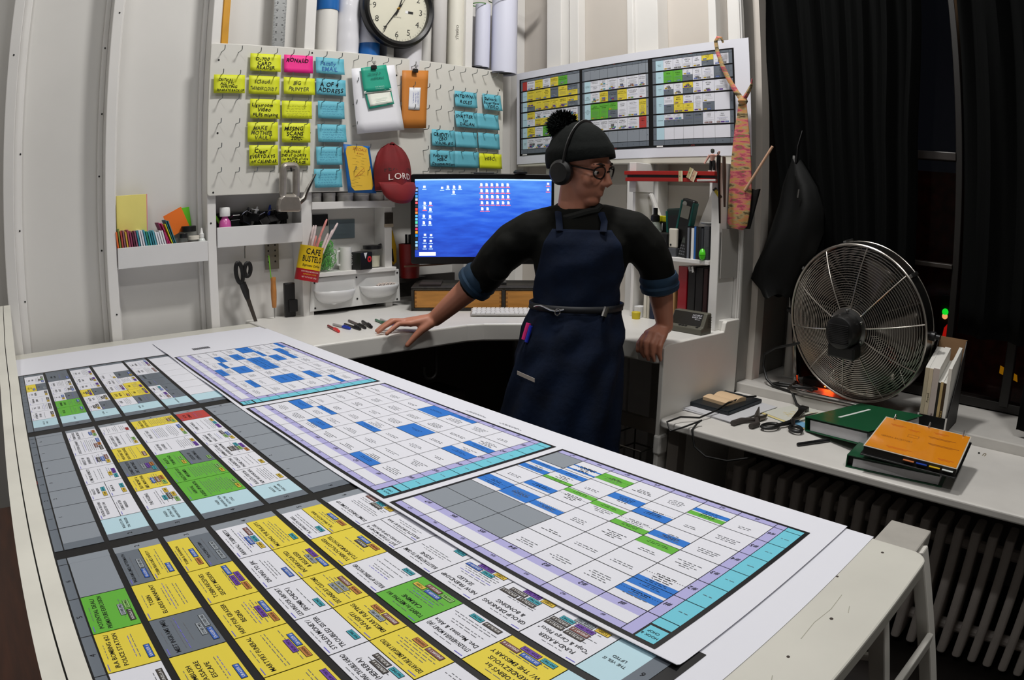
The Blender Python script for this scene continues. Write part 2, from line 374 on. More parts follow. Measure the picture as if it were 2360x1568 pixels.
def cardface(mb, u0, u1, v0, v1, spec, z, near=1.0):
    """one printed card; spec = 'colour TITLE/LINES;TAGS'"""
    col = CC[spec[0]]; body = spec[1:].strip(); tags = ''
    if ';' in body: body, tags = body.split(';')
    mb.bx(u0, u1, v0, v1, z - .0005, z, col); zz = z + .00025
    if not body and not tags: return
    W, H = u1 - u0, v1 - v0
    lines = [l for l in body.split('/') if l]; ts = min(.0084, H * .19)
    v = v1 - H * .13 - ts
    dashes(mb, (u0 + u1) / 2 - W * .18, (u0 + u1) / 2 + W * .18, v + ts * 1.15, .0008, FI, zz)
    rect(mb, u0 + .003, u0 + .016, v1 - .004, v1 - .0028, VI, zz)
    for l in lines:
        mb.text(l.replace('!', '/'), Matrix.Translation(((u0 + u1) / 2, v, zz)), ts, IK, width=W * .88, bold=.010); v -= ts * 1.25
    nb = int((v - v0 - .006) / .0042)
    full = 'dense' if rnd.random() < .3 else ''
    for i in range(max(0, nb)):
        if v < v0 + .005: break
        if not full and rnd.random() < .35: v -= .0042; continue
        ww = W * rnd.uniform(.45, .86) / 2
        dashes(mb, (u0 + u1) / 2 - ww, (u0 + u1) / 2 + ww, v + .002, .0009, VI if i == 1 and rnd.random() < .5 else FI, zz); v -= .0042
    n = len(tags); tu = u0 + W * .12; tv = v0 + .004
    for i, c in enumerate(tags):
        m, t, tm = TAG[c]; tw = .026 if len(t) > 8 else .019; tw = min(tw, W * .36)
        if tu + tw > u1 - .002: tu = u0 + W * .3; tv += .0088
        rect(mb, tu - .0006, tu + tw + .0006, tv - .0006, tv + .0072, BK, zz + .0001)
        rect(mb, tu, tu + tw, tv, tv + .0066, m, zz + .0002)
        mb.text(t, Matrix.Translation((tu + tw / 2, tv + .0015, zz + .0004)), .0050, tm, width=tw * .88); tu += tw + .004
# local chart frame: u = -x - 0.304, v = -y
UO = .304
ROWS = [(.019, .083), (.091, .162), (.171, .238), (.247, .348), (.356, .426), (.435, .508)]
ACTS = [
 dict(name='I', cells=(.387, .472, .557, .638, .720, .811, .911), title=(.338, .387), num=(.318, .338), end=(.911, .930), rows=[
  ['w MEET THE CREW;BO', 'y WEAPONS THEFT;BO', 'w WEAPONS/BUYERS;GK', 'y IRA BOMBING #2!/POLICE STATION;B', 'g POTENTIAL DEAL!/PREMATURE EXPLOSION;KLG', 'e'],
  ['y TOBIN ARRIVES;BO', 'y THE CONTACT;BN', 'y AMBUSH/MASSACRE/ESCAPE;B', 'k MEET INGRAMS (MI5);BGG', 'y TOBIN/ELUDES MANHUNT', 'k INGRAMS (MI5) AFTERMATH;BG|y TOBIN REACHES SAFETY;B'],
  ['y THE WIDOW;PP|k SURVEILLANCE;G', 'y LAST RITES;BP', "y MARTYRS' FUNERAL;OBP", 'y HUNT FOR GRASSER/BEGINS;OBP', 'y TOBIN RECEIVES/SECRET MISSION;OPPB', 'y TOBIN & SHANNON;OB|k TRACKING TOBIN;GG'],
  ['y FIRST CONTACT;NO|w NEW YORK;C', 'w BORROWING TROUBLE AHEAD/(HERRERA);CKK|y DEPARTURE & EMISSARY INTRO;NO', 'w STOLEN MONEY!/TROUBLED SISTER;C|y IN-FLIGHT!/EMISSARY FLIRTING;NOG', 'w LEAVING FOR AIRPORT/(BOMB CHECK);C|y DETAINED BY CUSTOMS;ONGG', 'w DRIVING TO JFK;B|y INTERROGATED/& RELEASED;BPG', 'w ARRIVAL: TOBIN MEETS;YCNB|y MOVING THE BULLETS;C'],
  ["y TOBIN'S 1st/RENDEZVOUS/W! THE EMISSARY;CPBN", 'w STOLEN HERRERA MONEY (#3)/Det. Martinez & Alice;KC', "g TOBIN'S 1st MEETING W!/CARMINE;LNBY", 'w BULLETS APT BEING WATCHED;C', 'y TOBIN FOLLOWED/TO FRANKLIN HOTEL;OBK', 'w PLAYING BOTH SIDES;C|y PLAYING BOTH SIDES;OB'],
  ['w FUND-RAISER/"Cops & Cargo Pilots";YGPCNKKK', 'w GROUP DRINKING/& BONDING;YPCKKK', 'w NEW FRIENDSHIP/SEALED;YPCB', 'w BULLETS RETURNS TO CRIME/SCENE;C', 'w JUST STOLEN MONEY &/SAWED-OFF 12-GAUGE|w BULLETS DROVE BY BAR', "w SOMETHING'S COME UP;YCNK"]],
  titles=['', 'MEET TOBIN', 'THE MISSION', 'TO AMERICA', 'THE CITY', 'THE VEIL IS/LIFTED']),
 dict(name='II', cells=(1.034, 1.119, 1.194, 1.278, 1.360, 1.462, 1.522), title=(.978, 1.034), num=(.957, .978), end=(1.522, 1.541), rows=[
  ['e'] * 6,
  ['w BORZILLA DELIVERS/REQUESTED CAR|w GOING AFTER/HERRERA', 'w BULLETS/MUNDIN;YC|w FILLING IN;YC', 'w A TIME FOR HONESTY;CPY', 'w ARREST OF/JOHNSON;YNBK', 'w EXECUTION: JOHNNY;KOBN', 'w TOBIN REVEALS/REAL INTENT;LOB'],
  ['w THE PASSING;LYKYC', 'y BUY MONEY &/HIDE MONTANA;LONB', 'k CONNECTING DOTS/DET. MARTINEZ;COPG', 'y WEAPONS TEST/SHOOTING RANGE;N', 'w BULLETS SUSPECTS/IS INFORMANT;YL', 'w;R'],
  ['g ARRIVAL/AGREED UPON INTEL;YL', 'g BULLETS SWAPS OUT/INFORMER;YL', 'g BULLETS/TURNED BAD;YL|k LESSON OF/LIVING SMALL;L', 'w WEAPONS/LOADED;PY', 'w THE ULT. SHOT;LYB', 'y DOUBLE-CROSS/(OUT IN COLD);LYN'],
  ['w BULLETS STEPS IN/NEW WEAPONS DEAL;Y', 'w CLANDESTINE/PHONE CALLS;Y', 'w RUNNING LITTLE GIRLS/& WORKING FROM HOME;OPLCKK', 'w INFORMANT/BULLET TOUR;YBLK', 'w TOBIN WORKS;PCY', 'r ACT II/CLIMAX'],
  ['e'] * 6],
  titles=['', 'BULLETS ON/THE TRIGGER', '(FAILED)/SETTING UP/WEAPONS DEAL', 'FAILED/WEAPONS DEAL/OUT IN THE/COLD', 'BULLETS/& QUINN/TAKE OVER', '']),
 dict(name='III', cells=(1.666, 1.743, 1.815, 1.893, 1.963, 2.050, 2.160), title=(1.605, 1.666), num=(1.578, 1.605), end=(2.160, 2.185), rows=[
  ['w AFTERMATH/OF RAID;YK', 'w THE/CALLS;KK', 'w TOBIN AND/QUINN;YK', 'w LAST/BRIEFING;YK', 'y COUNTER/PLAN;B|k SIDE;G', 'w END/GAME;BLKK'],
  ['g RESCUE;LB', 'g RUNNING/AWAY;LB', 'w THE/DEAL;YB|k SIDE', 'w ESCAPE/ROUTE;BKK', 'w WAITING;YK', 'k TOBIN/ALONE;B'],
  ['w THE/CORNER;YKK|k MI5', 'w BULLETS/PAYS;YKK', 'y TOBIN/CHOOSES;PKK|k MI5', 'w FINAL/RIDE;YP', 'w THE LONG/NIGHT;YPK', 'w CLOSE/CALL;YP'],
  ['w QUIET|k HARBOR', 'y SECRET/MEETING;N|y HELD;PK', 'w PRESSURE;PN|y HELD;P', 'w THE OLD/CONTACT;PY', 'w PAYBACK;Y|k TRUTH;YB', 'w'],
  ['w REVEAL;NP|k OUT', 'w SHIPMENT;BC|k PORT', 'k WITNESS', 'k CONTAINER', 'w TAKING/STOCK;NN', 'w FINAL/FUNERAL;NPB'],
  ['w'] * 6],
  titles=['BACK TO/BASICS', 'ROUTE', 'CLOSING/IN', 'RISKING/IT ALL', 'SHOWDOWN', ''])]
def act_cards(act, emit):
    """emit(mb_part_name, function(mb)) for every piece of one act"""
    c = act['cells']
    for r, (y0, y1) in enumerate(ROWS):
        for i in range(6):
            u0, u1 = c[i] - UO + .0008, c[i + 1] - UO - .0008
            parts = act['rows'][r][i].split('|'); n = len(parts); hh = (y1 - y0) / n
            for j, sp in enumerate(parts):
                emit('scene_card', lambda mb, a=u0, b=u1, p=-(y0 + hh * (j + 1)) + .0006, q=-(y0 + hh * j) - .0006, s=sp: cardface(mb, a, b, p, q, s, .0016))
        t0, t1 = act['title']
        if True:
            def tf(mb, y0=y0, y1=y1, tl=act['titles'][r], r=r):
                mb.bx(t0 - UO, t1 - UO - .0005, -y1 + .0005, -y0 - .0005, .0008, .0014, GY if act['rows'][r][0] == 'e' else (RE if (r == 0 and act['name'] == 'I') else LB))
                ls = [l for l in tl.split('/') if l]
                for k, l in enumerate(ls):
                    mb.text(l, Matrix.Translation(((t0 + t1) / 2 - UO, -(y0 + y1) / 2 + (len(ls) / 2 - k - .8) * .0085, .0017)), .0062, IK, width=(t1 - t0) * .88)
            emit('title_card', tf)
        for ab in (act['num'], act['end']):
            def nf(mb, y0=y0, y1=y1, r=r, ab=ab):
                a, b = ab; mb.bx(a - UO, b - UO, -y1, -y0, .0007, .0013, DG if b - a > .0195 else GY)
                mb.text(str(r + 1) if r else '', Matrix.Translation(((a + b) / 2 - UO, -(y0 + y1) / 2 - .004, .0016)), .011, IK)
            emit('number_strip', nf)
    for hy in ((.003, .017), (.511, .54)):
        def hf(mb, hy=hy):
            y0, y1 = hy; mb.bx(act['num'][0] - UO, act['end'][1] - UO, -y1, -y0, .0007, .0013, DG)
            for i in range(7):
                rect(mb, c[i] - UO - .0006, c[i] - UO + .0006, -y1, -y0, BK, .0015)
                if i < 6: mb.text(str(i + 1), Matrix.Translation(((c[i] + c[i + 1]) / 2 - UO, -(y0 + y1) / 2 - .004, .0015)), .011, IK)
        emit('header_strip', hf)
    if act['name'] == 'II':   # lines and numerals on the empty rows
        def ef(mb):
            for y0, y1, s in ((.019, .083, 1), (.435, .508, 1)):
                for i in range(7): rect(mb, c[i] - UO - .0005, c[i] - UO + .0005, -y1, -y0, IK, .0018)
                for i in range(6): mb.text(str(i + 1), Matrix.Translation(((c[i] + c[i + 1]) / 2 - UO, -y0 - .012 if y0 < .1 else -y0 - .012, .0019)), .009, IK)
        emit('empty_row', ef)
# white paper covering the table
pc = tag(MB().bx(-2.47, -.262, .001, .9455, T + .0002, T + .0010).bx(-2.47, -.262, .9445, .9455, T - .02, T + .001).build('table_paper', PM[WH]), 'blank white paper spread over the whole table under the charts', 'paper')
FA = frame((-UO, 0, T + .0012), (-1, 0, 0), (0, -1, 0))
ca = thing('story_chart', 'large black-framed chart of yellow and white scene cards along the near side of the table', 'chart')
m_ = MB(); m_.T = FA
m_.bx(-.004, 2.2 - UO, -.545, .002, .0, .0006, BK)
m_.text('ACT II', Matrix.Translation((.95, -.0025, .0009)) @ Matrix.Scale(1, 4), .006, RE)
m_.build('backing', PM, ca)
m_ = MB(); m_.T = FA; m_.bx(1.897, 2.165, -.53, .012, -.0003, .0003, WH).build('margin', PM, ca)
for a in ACTS:
    def em(nm, fn):
        mb = MB(); mb.T = FA; fn(mb); mb.build(nm, PM, ca)
    act_cards(a, em)
# strip of blue-and-lavender schedule charts overlapping it
st = thing('schedule_chart', 'white paper strip of three blue and lavender schedule charts along the table edge', 'chart')
def wav(x, y): return .0045 * max(0, 1 - (y - .503) / .008) * (0.6 + .4 * math.sin(x * 14))
vs = []; fs = []; nx, ny = 60, 14
for i in range(nx + 1):
    for j in range(ny + 1):
        x = -.309 - i / nx * (2.40 - .309); y = .503 + (j / ny) ** 2.2 * (.9475 - .503)
        vs.append((x, y, T + .0034 + wav(x, y)))
for i in range(nx):
    for j in range(ny): a = i * (ny + 1) + j; fs.append((a, a + ny + 1, a + ny + 2, a + 1))
MB().add(vs, fs).build('paper', PM[WH], st, solid=.0006)
rect_ = rect
BARS3 = {(0, 0): [(.30, .62, 'b'), (.74, 1, 'b')], (0, 1): [(.0, .22, 'b')], (1, 2): [(.62, 1, 'g')], (1, 3): [(.18, .52, 'b')], (1, 5): [(.10, .34, 'g'), (.40, .62, 'b')], (2, 3): [(0, .30, 'g')], (2, 4): [(.0, .42, 'b')], (3, 3): [(.55, .86, 'g')], (3, 4): [(.35, .75, 'b')],
         (4, 2): [(.2, .48, 'b')], (4, 3): [(.7, .95, 'g')], (4, 5): [(.2, .75, 'g')], (5, 2): [(.1, .75, 'b')], (5, 3): [(.15, .5, 'b')], (5, 4): [(.0, .2, 'g'), (.6, .9, 'b')], (6, 2): [(.25, .8, 'b')], (6, 4): [(.1, .4, 'b'), (.6, .85, 'b')], (5, 5): [(.15, .25, 'b'), (.5, .58, 'b')]}
def schedule(x1, x0, seed, rows, greens=False, greys=(), bars=None):
    """panel from x1 (near end) to x0 (far end), y .513 - .888"""
    R = random.Random(seed); mb = MB(); mb.T = frame((x1, .513, T + .0040), (-1, 0, 0), (0, -1, 0))
    W = x1 - x0; H = .375; b = .0065
    mb.bx(0, W, -H, 0, 0, .0004, BK)
    z = .0007
    cyw, lvw = .028, .017
    rect(mb, b, b + cyw, -H + b, -b - .032, CY, z)
    u0 = b + cyw + .0012; rect(mb, u0, u0 + lvw, -H + b, -b, LV, z)
    rect(mb, b, b + cyw - .002, -b - .028, -b, CY, z)
    mb.text('HOOK &', Matrix.Translation((b + cyw / 2, -b - .012, z + .0003)), .006, IK); mb.text('CHOP', Matrix.Translation((b + cyw / 2, -b - .02, z + .0003)), .006, IK)
    c0 = u0 + lvw; c1 = W - b
    rect(mb, c0, c1, -b - .011, -b, LV, z); rect(mb, c0, c1, -H + b, -H + b + .013, LV, z)
    v0 = -b - .012; rect(mb, c0, c1, -.040, v0, WH, z); rect(mb, c0, c1, -.054, -.040, LV, z)
    rect(mb, c0, c1, -H + b + .013, -.054, WH, z)
    n = 7; cw = (c1 - c0) / n
    top = -.054; bot = -H + b + .013; rh = (top - bot) / rows
    for i in range(n):
        for j in range(rows):
            a, e = c0 + i * cw, c0 + (i + 1) * cw; q = top - j * rh; p = q - rh
            if (i, j) in greys: rect(mb, a, e, p, q, GY, z + .0002); continue
            k = R.random(); tm = IK if R.random() < .3 else FI; off = 0
            if bars is not None:
                for f0, f1, cc in bars.get((i, j), ()):
                    rect(mb, a, e, q - rh * f1, q - rh * f0, GR if cc == 'g' else BL, z + .0002)
                    for t in range(2): w_ = cw * R.uniform(.3, .6) / 2; dashes(mb, (a + e) / 2 - w_, (a + e) / 2 + w_, q - rh * (f0 + f1) / 2 - t * .0035, .0009, IK, z + .0004)
                if (i, j) in bars and i % 2 == 0:
                    for d in range(16): rect(mb, a + cw * d / 16, a + cw * (d + .5) / 16, (q + p) / 2 - .0003, (q + p) / 2 + .0003, IK, z + .0004)
            elif k < .34:
                h = rh * R.choice((.28, .36, .45, .5, .62, .9)); s = R.choice((0, rh - h)); off = h if s == 0 else 0
                rect(mb, a, e, q - s - h, q - s, GR if (greens and R.random() < .24) else BL, z + .0002)
                for t in range(2):
                    w_ = cw * R.uniform(.3, .6) / 2; dashes(mb, (a + e) / 2 - w_, (a + e) / 2 + w_, q - s - h * .5 - t * .004, .0009, IK, z + .0004)
                if h > rh * .8: continue
                if h < .6 * rh and R.random() < .5:
                    for d in range(16): rect(mb, a + cw * d / 16, a + cw * (d + .5) / 16, (q + p) / 2 - .0003, (q + p) / 2 + .0003, IK, z + .0004)
            for t in range(R.choice((2, 3, 4))):
                w_ = cw * R.uniform(.25, .62) / 2; v = q - rh * .3 - t * .0046 - off * .5
                if v > p + .003: dashes(mb, (a + e) / 2 - w_, (a + e) / 2 + w_, v, .0011, tm, z + .0004)
    for i in range(n + 1): rect(mb, c0 + i * cw - .0004, c0 + i * cw + .0004, -H + b, -b, IK, z + .0005)
    for j in range(rows + 1): rect(mb, b, c1, top - j * rh - .0004, top - j * rh + .0004, IK, z + .0005)
    for i in range(n):
        for v, s in ((-.051, .010), (-b - .009, .006), (-H + b + .003, .008)): mb.text('#%d' % (i + 1), Matrix.Translation((c0 + (i + .5) * cw, v, z + .0006)), s, IK, wob=.02)
    for j in range(rows):
        mb.text('#%d' % (rows - j if seed != 3 else j + 1), Matrix.Translation((u0 + lvw / 2, top - (j + .55) * rh - .004, z + .0006)), .0105, IK, wob=.02)
        dashes(mb, b + .007, b + .02, top - (j + .5) * rh, .0008, FI, z + .0006)
    mb.build('schedule_panel', PM, st)
schedule(-.346, -.852, 3, 6, True, {(6, 1), (5, 1), (5, 0), (6, 0), (4, 0), (4, 1), (6, 5)}, BARS3)
schedule(-.868, -1.468, 5, 6)
schedule(-1.490, -2.125, 11, 6)
m_ = MB(); m_.T = frame((-2.19, .60, T + .0048), (-1, 0, 0), (0, -1, 0))
for k in range(10): rect(m_, 0, .03, -.006 * k - .004, -.006 * k, FI, 0)
m_.build('barcode', PM, st)
m_ = MB(); m_.T = frame((-.9, .903, T + .0046), (-1, 0, 0), (0, -1, 0))
for u in (.08, .19): dashes(m_, u, u + .07, 0, .0012, FI, 0); dashes(m_, u + .01, u + .06, -.003, .001, FI, 0)
m_.build('margin_note', PM, st)
# the same chart, smaller, pinned on the board on the back wall
wc = thing('wall_chart', 'smaller copy of the story chart pinned to the board above the shelves', 'chart')
tilt = math.radians(.9)
FW = frame((-1.93, 2.2925, 1.7725), (math.cos(tilt), 0, math.sin(tilt)), (-math.sin(tilt), 0, math.cos(tilt)))
MB().bx(-.615, .655, -.228, .222, -.0005, .0005, X=FW).build('paper', PM[WH], wc)
su, sv = 1.185 / 1.90, .372 / .553
FWC = FW @ Matrix.Translation((-.592, .184, .001)) @ Matrix.Diagonal((su, sv, 1, 1))
m_ = MB(); m_.T = FWC; m_.bx(-.004, 1.893, -.553, .006, -.0002, .0005, BK)
for t, u in (('ACT I', .33), ('ACT II', .95), ('ACT III', 1.58)):
    m_.text(t, Matrix.Translation((u, -.5505, .0016)), .009, RE); m_.text(t, Matrix.Translation((u, -.0005, .0016)), .006, RE)
for u in (.03, 1.3): rect(m_, u, u + .05, -.551, -.543, TW, .0016)
m_.build('backing', PM, wc)
for a in ACTS:
    mb = MB(); mb.T = FWC
    act_cards(a, lambda nm, fn: fn(mb)); mb.build('act_panel', PM, wc)
cb = tag(MB().bx(-2.54, -1.355, 2.294, 2.320, 1.522, 1.985).build('chart_board', M('cfcbc0', .5, var=.04), bevel=.004), 'white board behind the wall chart above the shelves', 'board')
# ================================================================ pegboard wall
def wallframe(x, y, z, rot=0.0):
    """plane facing +x: local x along +y, local y up"""
    return frame((x, y, z), (0, math.cos(rot), math.sin(rot)), (0, -math.sin(rot), math.cos(rot)))
pg = thing('pegboard', 'large white pegboard full of metal hooks, notes and cards', 'pegboard')
MB().prism(roundrect(.781, 2.216, 1.402, 1.986, (.012,) * 4), 0, .014, X=frame((-2.573, 0, 0), (0, 1, 0), (0, 0, 1))).build('board', M('d6d4cd', .42, var=.025, scale=4, bump=.02), pg, bevel=.002)
HY = [.837, .909, .988, 1.058, 1.131, 1.201, 1.276, 1.347, 1.426, 1.492, 1.570, 1.639, 1.715, 1.786, 1.851, 1.921, 1.987, 2.057, 2.118, 2.183]
HZ = [1.977, 1.882, 1.786, 1.694, 1.600, 1.506]
hm = MB().tube([(-.006, 0, 0), (.030, 0, 0), (.036, 0, .002), (.0385, 0, .007), (.039, 0, .017)], .0018, 6)
h0 = None
for j, z in enumerate(HZ):
    for i, y in enumerate(HY):
        if j >= 3 and i in (10, 11, 12) and j < 6: continue
        if h0 is None: o = hm.build('hook', WIRE, pg, smooth=True); h0 = o.data
        else: o = bpy.data.objects.new('hook', h0); COL.objects.link(o); o.parent = pg
        o.location = (-2.559, y * .985 + rnd.uniform(-.002, .002), (z - 1.36) * .985 + 1.344 + rnd.uniform(-.001, .001))
        o.rotation_euler = (0, rnd.uniform(-.06, .06), rnd.uniform(-.06, .06))
for y, z in ((.815, 1.919), (.821, 1.637), (.805, 1.414), (1.211, 1.969), (1.615, 1.905), (2.192, 1.893), (1.211, 1.64), (1.95, 1.415)):
    MB().lathe([(.004, 0), (.004, .0012)], 10, X=XF((-2.5595, y, z), ry=PI / 2)).build('screw', BLACK, pg)
NC = dict(y=M('d8df1e', .6, var=.04, scale=10), p=M('f0238c', .6, var=.04, scale=10), b=M('62b4c8', .6, var=.05, scale=10))
NN = dict(y='yellow', p='pink', b='blue')
PENB = M('1b5f9c', .6)
NOTES = [('y',0.940,1.069,1.878,1.949,'D-700/CARD/READER'), ('p',1.083,1.209,1.879,1.952,'RONALD'), ('b',1.222,1.351,1.882,1.951,'Family/EMAIL'),
('y',0.795,0.922,1.788,1.860,'CRITICAL/ALL FTL/WRITING/SEPARATE BACK-UP'), ('y',0.939,1.068,1.787,1.860,'iCloud/THUNDERCLOUD 17'), ('y',1.085,1.221,1.791,1.860,'BIG/PRINTER'),
('b',1.228,1.362,1.794,1.862,'A OF 4/ADDRESS'), ('y',0.947,1.073,1.691,1.768,'Lightroom/Video/FILES missing'), ('y',1.081,1.211,1.694,1.765,'~'), ('b',1.238,1.358,1.698,1.770,'~'),
('y',0.939,1.066,1.602,1.678,'MAKE/MOTHER/VAULT'), ('y',1.083,1.207,1.599,1.677,'MISSING/SCANS/2010-'), ('b',1.238,1.367,1.602,1.675,'~'), ('y',0.947,1.067,1.510,1.589,'Clear/EVERYDAYS/off CALENDAR'),
('y',1.081,1.207,1.508,1.584,'PURCHASE/2ND 6T G-DRIVE/for MASTER off-site/STORAGE'), ('b',1.234,1.350,1.510,1.584,'~'), ('b',1.226,1.350,1.419,1.494,'~'),
('b',1.917,2.043,1.788,1.862,'INTOWN-/ROLES'), ('b',2.078,2.188,1.787,1.864,'Delivery/Buyer New/VIDEO'), ('b',1.921,2.047,1.693,1.768,'SHATTER/for/DALIAN'), ('b',2.046,2.176,1.694,1.767,''),
('b',1.794,1.921,1.601,1.676,'CREDIT!/CBO/VISUAL 8!0'), ('b',1.922,2.047,1.601,1.673,''), ('b',2.055,2.183,1.601,1.676,''), ('b',1.787,1.923,1.509,1.583,'Follow-up/HSBC/Documentation'), ('b',1.922,2.059,1.509,1.584,''), ('y',2.063,2.198,1.509,1.579,'HSBC')]
WHERE = ['', '', '', '', '', '', '', '', 'with faint pencil lines, right of the FILES missing card', 'with five lines of blue writing, under the address card', '', '', 'with four blue words, fourth in its column', '', '',
         'with dense blue writing, fifth in its column', 'lowest in its column, beside the staple gun lever', '', '', '', 'blank, right of the SHATTER card', '', 'blank, between the CREDIT card and another blank', 'blank, at the right end of the CREDIT row', '', 'blank, left of the lone yellow card', '']
for n, ((c, y0, y1, z0, z1, tx), wh) in enumerate(zip(NOTES, WHERE)):
    if tx and tx != '~': lab = '%s index card reading %s on the pegboard' % (NN[c], tx.replace('/', ' '))
    else: lab = '%s index card %s' % (NN[c], wh)
    lab = lab.replace('!', ' ' if '8!' in lab else '')
    lab = {0: 'yellow index card reading CARD READER at the top of its column', 1: 'only pink index card, in the top row of the pegboard', 4: 'yellow index card with a boxed line, left of the BIG PRINTER card', 7: 'yellow index card ending in FILES missing', 14: 'yellow index card reading PURCHASE just above the staple gun',
           19: 'blue index card reading SHATTER in the right-hand group', 24: 'blue index card reading Follow-up Documentation above the monitor', 26: 'lone yellow index card at the lower right end of the pegboard'}.get(n, lab)
    r = thing('note_card', lab, 'note card', group='note cards on the pegboard')
    W, H = y1 - y0, z1 - z0; rot = rnd.uniform(-.012, .012); bend = rnd.uniform(.2, 1) * (.012 if c == 'b' else .006)
    F = wallframe(-2.549, (y0 + y1) / 2, z1, rot)
    vs = []; fs = []
    for i in range(7):
        for j in range(5):
            u = -W / 2 + W * i / 6; v = -H * j / 4
            vs.append((u, v, .002 + bend * (j / 4) ** 2 + .5 * bend * (abs(i - 3) / 3) ** 2 * (j / 4)))
    for i in range(6):
        for j in range(4): a = i * 5 + j; fs.append((a, a + 1, a + 6, a + 5))
    MB().add(vs, fs, X=F).build('card', NC[c], r, smooth=True, solid=.0004)
    zz = lambda u, v: .0034 + bend * (min(1, -v / H)) ** 2 + .5 * bend * (abs(u) / (W / 2)) ** 2 * min(1, -v / H)
    mb = MB()
    if tx == '~':
        for k in range(4 if n % 2 else 5):
            v = -H * (.30 + .14 * k); u = -W * .40 + rnd.uniform(0, .1) * W
            e = W * rnd.uniform(.25, .42)
            while u < e:
                L = rnd.uniform(.006, .016); pts = [(u + L * t / 6, v + rnd.uniform(-.0022, .0022) + .004 * u, 0) for t in range(7)]
                mb.tube([(p[0], p[1], 0) for p in pts], .00045, 4); u += L + .004
    elif tx:
        ls = tx.split('/'); nl = len(ls); s = min(.021, H * .80 / nl)
        if n in (2, 6): s = .024
        for k, l in enumerate(ls):
            mb.text(l.replace('!', '/'), Matrix.Translation((W * (-.02 + .05 * (k - nl / 2)), -H * .20 - s * .72 - k * (H * .74 / nl), 0)), s * (1.05 if len(l) < 8 else .9), width=W * .88, wob=.09, bold=.018)
    if n == 11: mb.bx(-.03, .03, -.056, -.0548, 0, .0002).bx(-.02, .035, -.059, -.058, 0, .0002)
    if mb.v:
        mb.v = [(p[0], p[1], zz(p[0], p[1]) + p[2] * .2) for p in mb.v]
        mb.v = [tuple(F @ Vector(p)) for p in mb.v]
        mb.build('handwriting', PENB if (c == 'b' and (tx == '~' or n == 2)) else (M('55581c', .7) if (tx == '~' or n in (4, 5, 10, 26)) else INK), r)

o = tag(MB().bx(-2.549, -2.547, 1.815, 2.045, 1.372, 1.412).build('note_card', M('2f9a4a', .6)), 'green card on the lowest hooks, showing just above the monitor', 'note card', 'note cards on the pegboard')
def quadsheet(name, mat, par, corners, x, th=.0006, bulge=0.0, n=6):
    """thin sheet on a plane x = const given four (y, z) corners TL TR BR BL"""
    vs = []; fs = []
    for i in range(n + 1):
        for j in range(n + 1):
            s, t = i / n, j / n
            a = [corners[0][k] * (1 - s) + corners[1][k] * s for k in (0, 1)]; b = [corners[3][k] * (1 - s) + corners[2][k] * s for k in (0, 1)]
            vs.append((x + bulge * (t * t) + bulge * .6 * math.sin(s * PI) * t, a[0] * (1 - t) + b[0] * t, a[1] * (1 - t) + b[1] * t))
    for i in range(n):
        for j in range(n): a = i * (n + 1) + j; fs.append((a, a + 1, a + n + 2, a + n + 1))
    return MB().add(vs, fs).build(name, mat, par, smooth=True, solid=th)
def binder_clip(par, F, w=.03):
    MB().prism([(-.001, 0), (.001, 0), (.008, .016), (-.008, .016)], -w / 2, w / 2, X=F @ Matrix.Rotation(PI / 2, 4, 'Y') @ Matrix.Rotation(PI, 4, 'X') @ Matrix.Rotation(-PI / 2, 4, 'Z') @ Matrix.Identity(4)).build('clip_body', BLACK, par)
def clip(label, loc, w=.026, rot=0):
    r = thing('binder_clip', label, 'binder clip', group='binder clips on the pegboard')
    F = wallframe(*loc, rot)
    MB().prism([(-w / 2, 0), (w / 2, 0), (w / 2 * .86, .017), (-w / 2 * .86, .017)], -.007, .004, X=F @ Matrix.Translation((0, -.017, 0)) ).build('clip_body', BLACK, r, bevel=.002)
    for s in (-1, 1):
        MB().tube([(s * .003, 0, 0), (s * .004, .006, .003), (s * .009, .012, .004), (s * .0075, .0165, .004), (s * .003, .0165, .004), (s * .0015, .011, .003), (s * .001, .004, .002)], .0009, 6, X=F).build('clip_handle', BLACK, r, smooth=True)
pgm = thing('clipped_page', 'white page hanging under a teal printed card on the pegboard', 'paper')
quadsheet('sheet', M('e6e6ec', .6), pgm, [(1.378, 1.91), (1.585, 1.944), (1.633, 1.662), (1.406, 1.636)], -2.530, bulge=.012)
tc = thing('teal_card', 'teal printed invitation card clipped over the white page', 'card')
quadsheet('upper_half', M('1f9d83', .5, var=.05), tc, [(1.416, 1.914), (1.537, 1.939), (1.564, 1.831), (1.432, 1.809)], -2.5195, bulge=.006)
quadsheet('white_edge', M('e9ece6', .6), tc, [(1.431, 1.815), (1.5635, 1.837), (1.565, 1.827), (1.431, 1.804)], -2.5132)
quadsheet('lower_half', M('27a58b', .5), tc, [(1.438, 1.81), (1.564, 1.829), (1.578, 1.771), (1.457, 1.741)], -2.518, bulge=.004)
quadsheet('inner_leaf', M('eef0e6', .6), tc, [(1.446, 1.809), (1.558, 1.826), (1.570, 1.777), (1.462, 1.752)], -2.5168, bulge=.004)
m_ = MB(); F = wallframe(-2.5125, 1.478, 1.888, .2)
m_.text('GEORGE A', F, .013, align='C', wob=.08); m_.text('WEDDING', F @ Matrix.Translation((.01, -.02, 0)), .014, wob=.08); m_.build('handwriting', M('0d4a46', .6), tc)
m_ = MB(); F = wallframe(-2.511, 1.504, 1.838, .17)
m_.text('SAVE THE DATE', F, .006); m_.text('TO THE WEDDING', F @ Matrix.Translation((0, -.008, 0)), .005); m_.bx(-.03, .03, -.014, -.0135, 0, .0001, X=F).build('print', M('bfe6da', .6), tc)
m_ = MB(); F = wallframe(-2.5105, 1.511, 1.79, .17)
